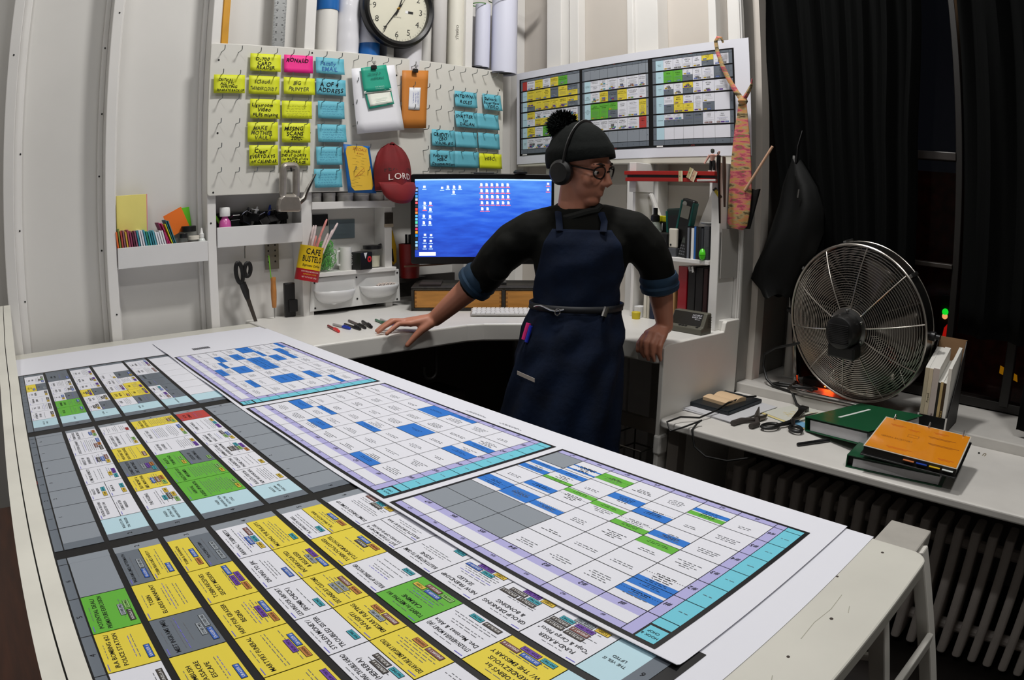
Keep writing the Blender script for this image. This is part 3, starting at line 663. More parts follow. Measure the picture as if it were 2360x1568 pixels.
for k in range(4): m_.bx(-.03 + .006 * (k % 2), .03 - .006 * (k % 2), -.009 * k, -.009 * k + .0012, 0, .0001, X=F)
m_.build('print', M('b5ccc0', .6), tc)
clip('black binder clip holding the white page and teal card', (-2.513, 1.474, 1.930), rot=.1)
en = thing('envelope', 'orange manila envelope with a white address label hanging from a clip', 'envelope')
quadsheet('envelope_body', M('c57a2c', .6, var=.08, scale=8, bump=.05), en, [(1.632, 1.926), (1.766, 1.938), (1.754, 1.677), (1.631, 1.671)], -2.540, th=.004, bulge=.006)
quadsheet('address_label', M('e2e4ea', .6), en, [(1.666, 1.852), (1.725, 1.856), (1.719, 1.755), (1.661, 1.754)], -2.5345, bulge=.003)
m_ = MB(); F = frame((-2.5315, 1.70, 1.80), (0, .02, 1), (0, -1, .02))
for k, t in enumerate(('Gordon Kelson', '181 Nursery Rd', 'Brooklyn NY 11221')): m_.text(t, F @ Matrix.Translation((.004, .012 - .012 * k, 0)), .0085, wob=.05, width=.075)
m_.build('handwriting', M('2c49a8', .6), en)
clip('black binder clip holding the orange envelope', (-2.526, 1.690, 1.937), rot=-.03)
pk = thing('yellow_packet', 'yellow printed sheet on a blue folder hanging beside the red cap', 'folder')
quadsheet('folder', M('1360a8', .5), pk, [(1.352, 1.595), (1.474, 1.588), (1.509, 1.392), (1.376, 1.397)], -2.538, th=.003)
ys = [(1.368, 1.585), (1.395, 1.590), (1.44, 1.588), (1.464, 1.578), (1.470, 1.55), (1.493, 1.425), (1.487, 1.408), (1.405, 1.405), (1.390, 1.42), (1.3625, 1.565)]
MB().prism([(p[0], p[1]) for p in ys], 0, .001, X=frame((-2.536, 0, 0), (0, 1, 0), (0, 0, 1))).build('sheet', M('e5bb3c', .6, var=.05), pk)
m_ = MB(); F = wallframe(-2.5347, 1.425, 1.56, -.12)
for k in range(22):
    a = rnd.uniform(-.035, .02); L = rnd.uniform(.012, .03)
    m_.bx(a, min(.045, a + L), -.006 * k - .014, -.006 * k - .0132, 0, .0001, X=F)
m_.build('print', M('8d7a35', .7), pk)
m_ = MB(); m_.text('SPECIALS', F @ Matrix.Translation((0, .008, 0)), .016, wob=.05); m_.text('& more', F @ Matrix.Translation((.005, -.006, 0)), .010, wob=.05)
m_.tube([(-.005, -.1, 0), (.015, -.075, 0), (.03, -.06, 0), (.034, -.072, 0), (.02, -.088, 0), (.0, -.095, 0)], .0007, 5, X=F); m_.build('red_marks', M('a8401c', .6), pk)
# red cap
cp = thing('baseball_hat', 'red baseball cap with FEAR THE LORD lettering hanging on the pegboard', 'cap')
RC = M('6f0a11', .8, var=.2, scale=20, bump=.25)
CX, CY0, CZ0 = -2.545, 1.578, 1.462
RX, RY, RZ = .085, .094, .142
vs = []; fs = []; nu, nv = 24, 10
def capx(y, z):
    q = 1 - ((y - CY0) / RY) ** 2 - ((max(z, CZ0) - CZ0) / RZ) ** 2
    return CX + RX * math.sqrt(max(.02, q)) + .012 * max(0, 1 - abs(y - CY0) / .06) * max(0, min(1, (1.53 - z) / .07))
for i in range(nv + 1):
    t = (i / nv); z = CZ0 - .06 + (RZ + .058) * t
    hw = RY * math.sqrt(max(.0, 1 - ((max(z, CZ0) - CZ0) / RZ) ** 2)) * (1 - .06 * (1 - t))
    for k in range(nu + 1):
        y = CY0 + hw * math.sin(PI * (k / nu - .5)); vs.append((capx(CY0 + (y - CY0) * .995, z) + .004 * math.sin(k * 1.3) * (t > .55), y, z))
for i in range(nv):
    for k in range(nu): a = i * (nu + 1) + k; fs.append((a, a + 1, a + nu + 2, a + nu + 1))
MB().add(vs, fs).build('crown', RC, cp, smooth=True, solid=.002)
vs = []; fs = []
for i in range(7):
    t = i / 6
    for k in range(17):
        a = PI * (k / 16 - .5); y = CY0 + (.088 - .010 * t * t) * math.sin(a)
        z = CZ0 - .022 - (.088 * t) * (math.cos(a) ** .6 if math.cos(a) > 0 else 0) - .004
        vs.append((CX + .045 + .045 * math.cos(a) + .018 * math.sin(t * 2.4), y, z))
for i in range(6):
    for k in range(16): a = i * 17 + k; fs.append((a, a + 17, a + 18, a + 1))
MB().add(vs, fs).build('brim', M('780c14', .75, var=.12, scale=20, bump=.1), cp, smooth=True, solid=.004)
MB().lathe([(.002, .008), (.010, .004), (.011, 0)], 12, X=XF((CX + .02, CY0, CZ0 + RZ - .004))).build('button', RC, cp, smooth=True)
for ln, z, s, mt in (('FEAR THE', 1.500, .026, M('1a0a0a', .7)), ('LORD', 1.462, .036, M('e8dcd6', .6))):
    m_ = MB(); m_.text(ln, Matrix.Identity(4), s, sp=.14)
    m_.v = [(capx(CY0 + p[0] * 1.05, z + p[1] - 9 * p[0] ** 2 * .25) + .004, CY0 + p[0] * 1.05, z + p[1] - 2.2 * p[0] ** 2 - .012) for p in m_.v]
    m_.build('lettering', mt, cp)
MB().bx(CX, CX + .03, CY0 - .03, CY0 + .045, 1.545, 1.556).build('back_strap', M('1a0507', .8), cp)
# chrome staple gun hanging from a hook
sg = thing('staple_gun', 'chrome staple gun with a raised lever hanging on the pegboard', 'staple gun')
F = wallframe(-2.515, 1.105, 1.43, 0)
SGM = M('b5aea6', .3, metal=.75, var=.15, scale=30)
loop = []
for (cx, cy, a0) in ((.016, .060, 0), (-.016, .060, PI / 2), (-.018, -.030, PI), (.016, -.030, 1.5 * PI)):
    for k in range(5): a = a0 + PI / 2 * k / 4; loop.append((cx + .012 * math.cos(a), cy + .016 * math.sin(a), 0))
MB().tube(loop, .0145, 10, X=F, closed=True, sq=1.0).build('handle', SGM, sg, smooth=True)
MB().prism([(-.052, -.100), (.040, -.104), (.046, -.092), (.042, -.062), (.036, -.042), (-.032, -.036), (-.048, -.05), (-.055, -.075)], -.016, .016, X=F).build('head', SGM, sg, bevel=.008, seg=3)
MB().tube([(.034, -.072, 0), (.060, -.052, .004), (.074, -.02, .004), (.094, .014, .003), (.112, .042, .002)], [.011, .010, .008, .006, .003], 8, X=F).build('lever', M('b8b4ae', .2, metal=1.0), sg, smooth=True)
MB().tube([(-.012, .083, .004), (.0, .068, .01), (.006, .055, .004)], .004, 8, X=F).build('catch', BLACK, sg, smooth=True)

# wall clock
ck = thing('wall_clock', 'round wall clock with a black rim and cream face above the pegboard', 'clock')
F = wallframe(-2.552, 1.600, 2.203, -.02)
MB().lathe([(.150, .0), (.180, .0), (.183, .012), (.178, .030), (.166, .036), (.152, .030), (.150, .012)], 64, X=F, cap=False).build('rim', M('08080a', .3), ck, smooth=True)
MB().lathe([(.152, .008), (.152, .012)], 64, X=F).build('dial', M('d9d6c4', .5, var=.02), ck)
m_ = MB()
for h in range(1, 13):
    a = PI / 2 - h * PI / 6
    m_.text(str(h), F @ Matrix.Translation((.118 * math.cos(a), .118 * math.sin(a) - .0135, .0125)), .040)
for k in range(60):
    a = k * PI / 30; r0 = .141 if k % 5 else .138
    m_.bx(r0, .147, -.0005, .0005, .0122, .0126, X=F @ Matrix.Rotation(a, 4, 'Z'))
for k in range(5, 61, 5):
    a = PI / 2 - k * PI / 30; m_.text(str(k), F @ Matrix.Translation((.136 * math.cos(a), .136 * math.sin(a) - .003, .0123)), .008)
m_.text('QUARTZ', F @ Matrix.Translation((0, -.042, .0123)), .0085)
m_.build('numerals', INK, ck)
MB().bx(.038, .052, -.014, -.002, .012, .0128, X=F).build('day_window', M('e8e8ea', .5), ck)
MB().bx(.050, .078, -.014, -.002, .012, .0127, X=F).build('date_window', M('111114', .5), ck)
def hand(L, w, ang, z, nm, back=.03):
    MB().prism([(-back, -w * .7), (-back, w * .7), (L, w * .35), (L, -w * .35)], z, z + .0012, X=F @ Matrix.Rotation(ang, 4, 'Z')).build(nm, BLACK, ck)
hand(.085, .0055, math.radians(72), .016, 'hour_hand'); hand(.125, .0045, math.radians(-124), .018, 'minute_hand'); hand(.10, .0015, math.radians(60), .020, 'second_hand', .04)
MB().lathe([(.006, .012), (.006, .022), (.003, .023)], 16, X=F).build('pin', M('b08a3a', .3, metal=1), ck, smooth=True)
MB().lathe([(.150, .030), (.1, .0315), (.0005, .032)], 48, X=F, cap=False).build('glass', M('ffffff', .02, trans=1.0, alpha=.06, spec=.3), ck, smooth=True)

# rolls of paper standing behind the pegboard
ROLL = [(1.299, .046, 'dfddd8', 'grey-white cardboard tube beside the plastic-wrapped roll', None), (1.398, .050, 'e2e1e6', 'roll wrapped in clear creased plastic', 'wrap'),
        (1.503, .049, 'd8dae8', 'white paper roll with a blue band at its foot, left of the clock', 'band'), (1.706, .062, 'd9d8dd', 'thick white roll behind the wall clock', None), (1.813, .027, 'dcdad6', 'thin white tube just right of the clock', None),
        (1.883, .035, 'd7d4d2', 'white tube second to the right of the clock', None), (1.975, .038, 'dedbcf', 'ivory tube marked with pencil letters', 'mark')]
for y, r, c, lab, sp in ROLL:
    o = thing('paper_roll', lab, 'paper roll', group='rolls above the pegboard')
    x = PA + r + .004 if r < .05 else PA + .052
    MB().lathe([(r * .96, 1.93), (r, 1.932), (r, 2.72), (r * .93, 2.722), (r * .93, 2.6)], 28, X=XF((x, y, 0)), cap=False).build('roll', M(c, .5, bump=.05, scale=8, spec=.4), o, smooth=True)
    if sp == 'band': MB().lathe([(r + .001, 1.985), (r + .001, 2.043)], 28, X=XF((x, y, 0)), cap=False).build('band', M('0f5ea8', .4), o, smooth=True)
    if sp == 'wrap': MB().lathe([(r + .003 + .002 * math.sin(k * 1.7), 1.95 + .02 * k) for k in range(38)], 22, X=XF((x, y, 0)), cap=False).build('plastic_wrap', M('f4f6fa', .12, alpha=.25, bump=.5, scale=25, spec=.8), o, smooth=True)
    if y < 1.32: MB().lathe([(r + .002, 2.172), (r + .0035, 2.184), (r + .0035, 2.4)], 28, X=XF((x, y, 0)), cap=False).build('blue_sleeve', M('1263ad', .4), o, smooth=True)
    if sp == 'mark':
        m_ = MB(); m_.text('STEREO', frame((x + r * .97, y - r * .25, 2.12), (0, 0, 1), (0, -1, 0)), .02, align='L', wob=.05); m_.build('lettering', M('6a675f', .6), o)
for y, r, zb, zt, x, c, lab in ((2.083, .036, 1.996, 2.318, -2.585, 'd6d8ea', 'narrow bluish-white roll with a green rim'), (2.185, .062, 1.972, 2.352, -2.545, 'd9dbec', 'thick bluish-white roll at the end of the pegboard')):
    o = thing('paper_roll', lab + ' hanging in front of it', 'paper roll', group='rolls above the pegboard')
    MB().lathe([(r * .86, zb + .01), (r * .9, zb), (r, zb), (r, zt), (r * .9, zt), (r * .88, zt - .02)], 32, X=XF((x, y, 0), ry=.0, rx=-.01), cap=False).build('roll', M(c, .5, bump=.04, scale=6), o, smooth=True)
    MB().lathe([(r * .86, zb + .004), (.01, zb + .004)], 32, X=XF((x, y, 0)), cap=False).build('end', M('1a1a1c', .7), o)
    MB().lathe([(r + .0006, zt - .006), (r + .0006, zt)], 32, X=XF((x, y, 0)), cap=False).build('rim_strip', M('4b7a3e', .6), o, smooth=True)
tag(MB().bx(-2.60, -2.585, .830, .858, 1.96, 3.0).build('spirit_level', M('cf9416', .45, var=.1, scale=18, bump=.05), bevel=.002), 'worn yellow straightedge leaning on the stud above the pegboard', 'straightedge')
rl = thing('steel_ruler', 'long steel ruler standing behind the top of the pegboard', 'ruler')
MB().bx(-2.602, -2.598, 1.050, 1.104, 1.96, 3.0).build('blade', M('b3b5b5', .35, metal=.6, var=.06, scale=30), rl)
m_ = MB()
for k in range(90):
    z = 1.98 + k * .0063; L = .012 if k % 5 == 0 else .007
    m_.bx(0, .0003, 1.050, 1.050 + L, z, z + .0008, X=Matrix.Translation((-2.598, 0, 0))).bx(0, .0003, 1.104 - L, 1.104, z, z + .0008, X=Matrix.Translation((-2.598, 0, 0)))
for k in range(20):
    m_.text(str(37 + k), frame((-2.5975, 1.068, 1.986 + k * .0315), (0, 0, 1), (0, -1, 0)), .012, align='L'); m_.text(str(11 - k if k < 11 else k), frame((-2.5975, 1.094, 1.99 + k * .0315), (0, 0, 1), (0, -1, 0)), .012, align='L')
m_.build('scale_marks', INK, rl)
sb = thing('shelf_bracket', 'white wooden bracket arm over the thick paper roll', 'bracket')
beam2((-2.60, 2.10, 2.372), (-2.42, 2.335, 2.374), .022, .03, 'arm', WHITE, sb, (0, 0, 1))
# small shelf and trays between the studs
def tray(label, y0, y1, z0, z1):
    o = thing('wall_tray', label, 'tray')
    MB().bx(SA - .004, SA + .006, y0, y1, z0, z1).build('front', M('d8d7d6', .45, var=.02), o, bevel=.0015)
    MB().bx(PA, SA - .004, y0 + .002, y1 - .002, z0 + .004, z0 + .012).build('bottom', WHITE, o)
    return o
tray('white wall tray holding a row of coloured index cards', .427, .784, 1.161, 1.236)
tray('white wall tray piled with clips and pens under the pegboard', .824, 1.186, 1.206, 1.282)
np_ = thing('notepad', 'pale yellow notepad leaning in the card tray', 'notepad')
MB().bx(-2.634, -2.622, .436, .556, 1.176, 1.424).build('pages', [M('e6d97a', .6, var=.03)], np_, bevel=.001)
MB().bx(-2.6345, -2.6215, .5545, .5575, 1.176, 1.4245).build('pink_edge', M('e2879a', .6), np_)
CARDS = [('e0692c', 'orange'), ('7e8a3d', 'olive'), ('b24a3a', 'red'), ('8d5a66', 'mauve'), ('c9a43a', 'mustard'), ('a44863', 'rose'), ('8c3a58', 'plum'), ('5b2a3c', 'wine'), ('8d4a62', 'dusty pink'), ('3d8ea0', 'teal'), ('e6e6ea', 'white'), ('dedee6', 'off-white'),
         ('4f9db0', 'blue-green'), ('2f8a6c', 'green'), ('3f98a8', 'turquoise'), ('2d7a88', 'dark teal'), ('5aa6b6', 'light teal'), ('ececf0', 'bright white'), ('e3e3ea', 'cool white'), ('e9e9ec', 'plain white'), ('dcdce2', 'grey white'), ('a8285e', 'magenta')]
yy = .434
for i, (c, nm) in enumerate(CARDS):
    ln = -.10 - .015 * i + rnd.uniform(-.03, .03); h = .126 + rnd.uniform(-.006, .006) - .0007 * i
    o = tag(MB().bx(-.0045, .0045, 0, h * .0 + .0055, 0, h).build('index_card', M(c, .6)), '%s index card standing in the card tray' % nm, 'index card', 'index cards in the wall tray')
    o.data.transform(Matrix.Diagonal((7, 1, 1, 1))); o.location = (-2.605, yy, 1.174); o.rotation_euler = (-ln * -.9 if False else ln * .8, 0, 0); o.rotation_euler[0] = .10 + .008 * i
    yy += .0098
for c, nm, dy, rot, h in (('8a1450', 'dark magenta', .668, .42, .150), ('c41d6a', 'hot pink', .676, .40, .145), ('d9dc2a', 'acid yellow', .683, .36, .14), ('2f6d78', 'petrol blue', .690, .36, .155), ('3f7f88', 'steel blue', .696, .34, .15)):
    o = tag(MB().bx(-.03, .03, 0, .003, 0, h).build('index_card', M(c, .6)), '%s tall card leaning left in the card tray' % nm, 'index card', 'leaning cards in the wall tray')
    o.location = (-2.61, dy - .018, 1.178); o.rotation_euler = (rot, 0, 0)
o = tag(MB().bx(-.001, .001, -.04, .04, 0, .085).build('index_card', M('f2761e', .55)), 'bright orange card tilted behind the small jars', 'index card'); o.location = (-2.64, .695, 1.275); o.rotation_euler = (.42, 0, 0)
o = tag(MB().bx(-.001, .001, -.022, .022, 0, .09).build('index_card', M('63c41f', .55)), 'lime green card behind the orange card', 'index card'); o.location = (-2.65, .722, 1.275); o.rotation_euler = (.12, 0, 0)
GLASS = M('e4ecea', .05, alpha=.07, spec=.8)
def jar(name, label, loc, r, h, lidc, fill, cat='jar', lidr=1.0):
    o = thing(name, label, cat, loc)
    MB().lathe([(.001, .001), (r * .92, .0), (r, .008), (r, h * .78), (r * .85, h * .88), (r * .85, h)], 20, cap=False).build('glass', GLASS, o, smooth=True)
    if fill: MB().lathe([(r * .88, .004), (r * .9, h * .55), (.001, h * .6)], 16).build('contents', fill, o, smooth=True)
    MB().lathe([(r * .95 * lidr, h * .92), (r * .98 * lidr, h * .93), (r * .98 * lidr, h * 1.1), (r * .9 * lidr, h * 1.12), (.001, h * 1.12)], 20).build('lid', lidc, o, smooth=True)
    return o
jar('small_jar', 'small glass jar with a black lid at the back of the card tray', (-2.622, .722, 1.174), .030, .108, BLACK, M('8a4a22', .6))
jar('small_jar', 'tiny glass jar with a black lid in front of the bigger jar', (-2.597, .694, 1.174), .016, .085, BLACK, M('c8c2b0', .6))
jar('swab_jar', 'clear jar of pale cotton swabs in the card tray', (-2.597, .735, 1.174), .022, .075, M('d8d2c4', .5), M('d2c8b8', .6))
db = thing('dropper_bottle', 'small white dropper bottle at the end of the card tray', 'bottle', (-2.60, .768, 1.174))
MB().lathe([(.001, 0), (.015, 0), (.0165, .004), (.0165, .06), (.012, .07), (.007, .074)], 16).build('bottle', M('d8dcda', .3), db, smooth=True)
MB().lathe([(.0095, .074), (.0095, .088), (.006, .092), (.003, .110), (.001, .111)], 14).build('nozzle', M('e4e4e2', .4), db, smooth=True)
MB().lathe([(.0168, .012), (.0168, .03)], 16, cap=False).build('label', M('b5482e', .5), db, smooth=True)
pb = thing('pink_bottle', 'pink bottle with a white cap in the clip tray', 'bottle', (-2.603, .866, 1.218))
MB().lathe([(.001, 0), (.025, 0), (.026, .006), (.026, .055), (.022, .085), (.012, .098), (.012, .104)], 20).build('bottle', M('c9589f', .3, coat=.3), pb, smooth=True)
MB().lathe([(.020, .104), (.021, .106), (.021, .136), (.019, .139), (.001, .139)], 20).build('cap', M('e8e8e6', .4), pb, smooth=True)
m_lab = ['near the pink bottle', 'second from the pink bottle', 'in the middle of the tray', 'right of the middle', 'near the staple gun', 'at the far right']
for i in range(6):
    o = thing('bulldog_clip', 'chrome and black clip lying in the tray, ' + m_lab[i], 'clip', (-2.622 + .010 * (i % 2), .915 + .040 * i, 1.290 + .010 * (i % 3)), (rnd.uniform(-.4, .4), rnd.uniform(-.3, .3), rnd.uniform(-.5, .5)), 'clips in the wall tray')
    MB().prism([(-.015, -.012), (.015, -.012), (.006, .018), (-.006, .018)], -.022, .022, X=Matrix.Rotation(PI / 2, 4, 'X')).build('body', M('1a1a1c', .25, metal=.6), o, bevel=.002)
    MB().tube([(-.01, -.018, .015), (.0, -.018, .028), (.012, -.014, .036), (.012, .014, .036), (.0, .018, .028), (-.01, .018, .015)], .002, 6).build('wire', CHROME, o, smooth=True)
for i, (c, nm) in enumerate((('7ed321', 'lime'), ('101012', 'black'), ('d8d8d8', 'silver'), ('101014', 'jet black'), ('203a9c', 'blue'), ('c8c8cc', 'grey'), ('141416', 'matte black'))):
    o = tag(MB().tube([(0, 0, 0), (0, 0, .02), (0, 0, .105), (0, 0, .12)], [.004, .006, .006, .003], 10).build('marker_pen', M(c, .35), smooth=True), '%s marker sticking out of the clip tray' % nm, 'pen', 'pens in the clip tray')
    o.location = (-2.640, .90 + .038 * i, 1.240); o.rotation_euler = (rnd.uniform(-.8, .8), rnd.uniform(.0, .2), 0)
tag(MB().bx(-2.665, -2.645, .85, 1.15, 1.218, 1.335).build('black_case', M('0c0c0e', .5), bevel=.004), 'black case at the back of the clip tray', 'case')
# hanging tools under the trays
scz = thing('hanging_scissors', 'large black-handled scissors hanging under the clip tray', 'scissors')
F = wallframe(-2.60, .938, 1.05, 0)
def ring(cx, cy, rx, ry, r, par, rot=0, n=18, name='handle', mat=BLACK, FF=None):
    pts = [((cx + rx * math.cos(a) * math.cos(rot) - ry * math.sin(a) * math.sin(rot)), (cy + rx * math.cos(a) * math.sin(rot) + ry * math.sin(a) * math.cos(rot)), 0) for a in [2 * PI * k / n for k in range(n)]]
    return MB().tube(pts, r, 8, X=FF if FF is not None else F, closed=True).build(name, mat, par, smooth=True)
ring(-.019, .052, .014, .040, .0085, scz, .12); ring(.016, .062, .013, .026, .0085, scz, -.12)
MB().tube([(-.008, .012, 0), (.004, -.02, 0), (.012, -.052, 0)], [.014, .015, .010], 10, X=F, sq=.6).build('shank', BLACK, scz, smooth=True)
MB().prism([(.002, -.048), (.020, -.046), (.052, -.155), (.040, -.158)], -.002, .002, X=F).build('blade', M('57524e', .35, metal=.9), scz)
MB().tube([(.014, .105, -.02), (.014, .14, -.02), (.016, .155, -.02)], .0025, 6, X=F).build('hanger', STEEL, scz, smooth=True)
tl = thing('wooden_tool', 'wooden-handled awl hanging by a green cord', 'awl')
MB().lathe([(.001, -.06), (.008, -.06), (.0095, -.05), (.0115, -.02), (.012, .01), (.0105, .03), (.010, .045), (.0115, .055), (.010, .061), (.001, .061)], 18, X=XF((-2.60, 1.063, 1.012))).build('handle', M('b87a3e', .4, var=.15, scale=30, stretch=(4, 4, 1)), tl, smooth=True)
MB().tube([(-2.60, 1.063, .952), (-2.60, 1.063, T + .004)], [.003, .0012], 8).build('spike', STEEL, tl, smooth=True)
MB().tube([(-2.60, 1.056, 1.058), (-2.595, 1.050, 1.09), (-2.60, 1.047, 1.16)], .0022, 6).build('cord', M('6ebb2a', .6), tl, smooth=True)
tag(MB().bx(-2.618, -2.598, 1.112, 1.158, T, 1.044).bx(-2.62, -2.592, 1.126, 1.166, T + .02, T + .07).build('black_remote', M('0a0a0b', .45), bevel=.004), 'upright black tool case beside the wooden awl', 'tool')
pr = thing('punched_ruler', 'short steel ruler behind the awl', 'ruler')
MB().bx(-2.655, -2.651, 1.052, 1.112, 1.10, 1.29).build('blade', M('8d8a80', .4, metal=.5), pr)
m_ = MB()
for k in range(5):
    for y in (1.066, 1.096): m_.lathe([(.004, 0), (.004, .0006)], 8, X=XF((-2.651, y, 1.13 + .022 * k), ry=PI / 2))
m_.build('holes', BLACK, pr)
# coffee can with paper-wrapped straws
can = thing('coffee_can', 'yellow and red coffee can hanging tilted beside the shelf', 'can', (-2.552, 1.187, 1.052), Matrix.Rotation(math.radians(-13), 4, 'X'))
R = .049
CR_ = lambda a: M(a, .38)
MB().lathe([(R * .97, .0), (R, .001), (R, .046)], 40, cap=False).build('red_band', CR_('a3121f'), can, smooth=True)
MB().lathe([(R, .046), (R, .132), (R * 1.02, .134), (R * 1.02, .138), (R * .97, .138), (R * .97, .03), (.001, .03)], 40, cap=False).build('yellow_band', CR_('e7c216'), can, smooth=True)
def wraptext(par, t, r, ang, z, size, mat, width=None, name='lettering', wob=0):
    mb = MB(); mb.text(t, Matrix.Identity(4), size, width=width, wob=wob, bold=.02 if size > .012 else 0)
    mb.v = [((r + .0006) * math.cos(ang + p[0] / r), (r + .0006) * math.sin(ang + p[0] / r), z + p[1]) for p in mb.v]
    return mb.build(name, mat, par)
AN = math.radians(-12)
wraptext(can, 'CAFE', R, AN - .02, .105, .032, INK, .062); wraptext(can, 'BUSTELO', R, AN, .076, .032, INK, .085); wraptext(can, 'Espresso Coffee', R, AN, .057, .013, INK, .075, wob=.02)
wraptext(can, 'ALWAYS FRESH, PURE AND FLAVORFUL', R, AN, .034, .008, M('f0d8d0', .5), .078); wraptext(can, 'ESPRESSO COFFEE', R, AN, .024, .007, M('e8b020', .5), .06); wraptext(can, 'NET WT 10 OZ. (283g)', R, AN, .012, .008, M('f0d8d0', .5), .065)
for i in range(11):
    a = rnd.uniform(0, 6.28); rr = rnd.uniform(.008, .034); L = .150 + .02 * (i % 3) if i not in (0, 1) else .228
    x0, y0 = rr * math.cos(a), rr * math.sin(a)
    o = tag(MB().tube([(0, 0, 0), (0, 0, L - .012), (0, 0, L)], [.0048, .0048, .0030], 8).build('paper_straw', M('e6d2d0' if i % 3 else 'e0938c', .55, var=.2, scale=60)), ('tall ' if i < 2 else '') + 'paper-wrapped drinking straw in the coffee can', 'straw', 'tall straws in the can' if i < 2 else 'short straws in the can')
    lean = Vector((x0 * .5, y0 * .55 + (.026 if i < 2 else .008), .10)); o.matrix_world = can.matrix_world @ Matrix.Translation((x0 * .85, y0 * .85, .032)) @ lean.to_track_quat('Z', 'Y').to_matrix().to_4x4()
# shelf with jar, mug, box and carafe
sh = thing('wall_shelf', 'small white wall shelf with jars and a mug', 'shelf')
MB().bx(PA, SA + .02, 1.235, 1.620, 1.060, 1.077).build('board', WHITE, sh, bevel=.002)
u2 = tag(MB().bx(PA, SA + .008, 1.228, 1.622, 1.332, 1.362).build('upper_shelf', WHITE, bevel=.002), 'narrow white shelf with pill pots just under the pegboard', 'shelf')
for i, (y, r) in enumerate(((1.262, .024), (1.325, .026), (1.40, .034), (1.475, .036), (1.55, .034))):
    tag(MB().lathe([(.001, 0), (r, 0), (r, .022), (r * 1.05, .024), (r * 1.05, .036), (.001, .038)], 20, X=XF((-2.61, y, 1.362))).build('white_pot', M('cfccc6', .45), smooth=True), ('first', 'second', 'third', 'fourth', 'fifth')[i] + ' white pot from the stud on the narrow upper shelf', 'pot', 'pots on the upper shelf')
gj = thing('rubber_band_jar', 'glass jar stuffed with green rubber bands on the wall shelf', 'jar', (-2.605, 1.303, 1.077))
MB().lathe([(.001, .002), (.047, .0), (.050, .006), (.050, .085), (.042, .105), (.038, .112), (.041, .118), (.041, .130)], 28, cap=False).build('glass', GLASS, gj, smooth=True)
m_ = MB()
for k in range(120):
    c = Vector((rnd.gauss(0, .016), rnd.gauss(0, .012), rnd.uniform(.022, .105))); a = rnd.uniform(.014, .026); q = Euler((rnd.uniform(0, 3), rnd.uniform(0, 3), 0)).to_matrix()
    pts = []
    for t in range(12):
        an = t * PI / 6; p = c + q @ Vector((a * math.cos(an), a * .7 * math.sin(an), .004 * math.sin(3 * an)))
        rr = math.hypot(p.x, p.y); lim = .045 if p.z < .09 else .034
        if rr > lim: p.x *= lim / rr; p.y *= lim / rr
        p.z = max(.006, p.z); pts.append(p)
    m_.tube(pts, .0013, 4, closed=True)
o = m_.build('rubber_bands', M('46b020', .5), gj, smooth=True); o['kind'] = 'stuff'
mg = thing('white_mug', 'white coffee mug between the green jar and the black box', 'mug', (-2.598, 1.392, 1.077))
MB().lathe([(.001, 0), (.026, .0), (.0275, .003), (.0275, .095), (.0245, .095), (.024, .008), (.001, .008)], 24, cap=False).build('cup', M('dededa', .25), mg, smooth=True)
MB().tube([(.0, -.024, .08), (.005, -.040, .078), (.006, -.046, .05), (.005, -.040, .025), (.0, -.024, .02)], .005, 8).build('handle', M('dededa', .25), mg, smooth=True)
bb = thing('black_box', 'small black cube box with a red emblem and white triangle', 'box', (-2.578, 1.452, 1.077), (0, 0, .35))
MB().bx(-.036, .036, -.038, .038, 0, .072).build('box', M('0c0c0e', .35), bb, bevel=.003)
MB().lathe([(.013, 0), (.013, .0006)], 18, X=XF((.0361, .018, .042), ry=PI / 2)).build('red_dot', M('c8202a', .5), bb); MB().lathe([(.005, 0), (.005, .0006)], 12, X=XF((.0368, .018, .042), ry=PI / 2)).build('dot_center', BLACK, bb)
MB().poly([(.0365, -.018, .07), (.0365, .004, .07), (.0365, -.008, .045)]).build('white_triangle', M('e0e0e0', .5), bb)
m_ = MB(); m_.text('ECHO', frame((-.01, -.0383, .02), (0, 0, 1), (-1, 0, 0)), .018, align='L'); m_.build('lettering', M('d0d0d0', .5), bb)
cf = thing('measuring_carafe', 'clear plastic carafe with a black lid and handle on the wall shelf', 'carafe', (-2.612, 1.532, 1.077))
MB().lathe([(.001, .001), (.032, .0), (.034, .004), (.037, .085), (.040, .094)], 24, cap=False).build('body', GLASS, cf, smooth=True)
MB().lathe([(.030, .004), (.033, .05), (.001, .052)], 20).build('contents', M('d8d4bc', .6), cf, smooth=True)
MB().lathe([(.036, .078), (.040, .080), (.041, .094), (.001, .097)], 24).build('lid', M('17171a', .4), cf, smooth=True)
MB().tube([(0, .034, .09), (0, .055, .098), (0, .066, .07), (0, .062, .035), (0, .050, .018)], [.008, .009, .010, .009, .005], 10).build('handle', M('1a1a1e', .35), cf, smooth=True)
pc1 = tag(MB().bx(PA, PA + .004, 1.352, 1.475, 1.205, 1.285).bx(PA + .004, PA + .005, 1.376, 1.446, 1.222, 1.27).build('framed_card', M('6e7e86', .5, var=.1)), 'grey-blue card taped to the wall above the mug', 'card')
tag(MB().bx(PA + .0, PA + .006, 1.275, 1.345, 1.262, 1.31).build('dark_photo', M('121214', .4)), 'small dark photo on the wall behind the straws', 'photo')
ph = tag(MB().bx(SA, SA + .003, 1.573, 1.615, 1.262, 1.31).build('portrait_photo', M('3a342c', .45, var=.5, scale=40)), 'small dark portrait photo tacked to the stud beside the monitor', 'photo')
tag(MB().bx(SA, SA + .004, 1.572, 1.616, 1.248, 1.262).build('paper_slip', M('a89a86', .6)), 'brown paper slip under the dark portrait photo', 'slip')
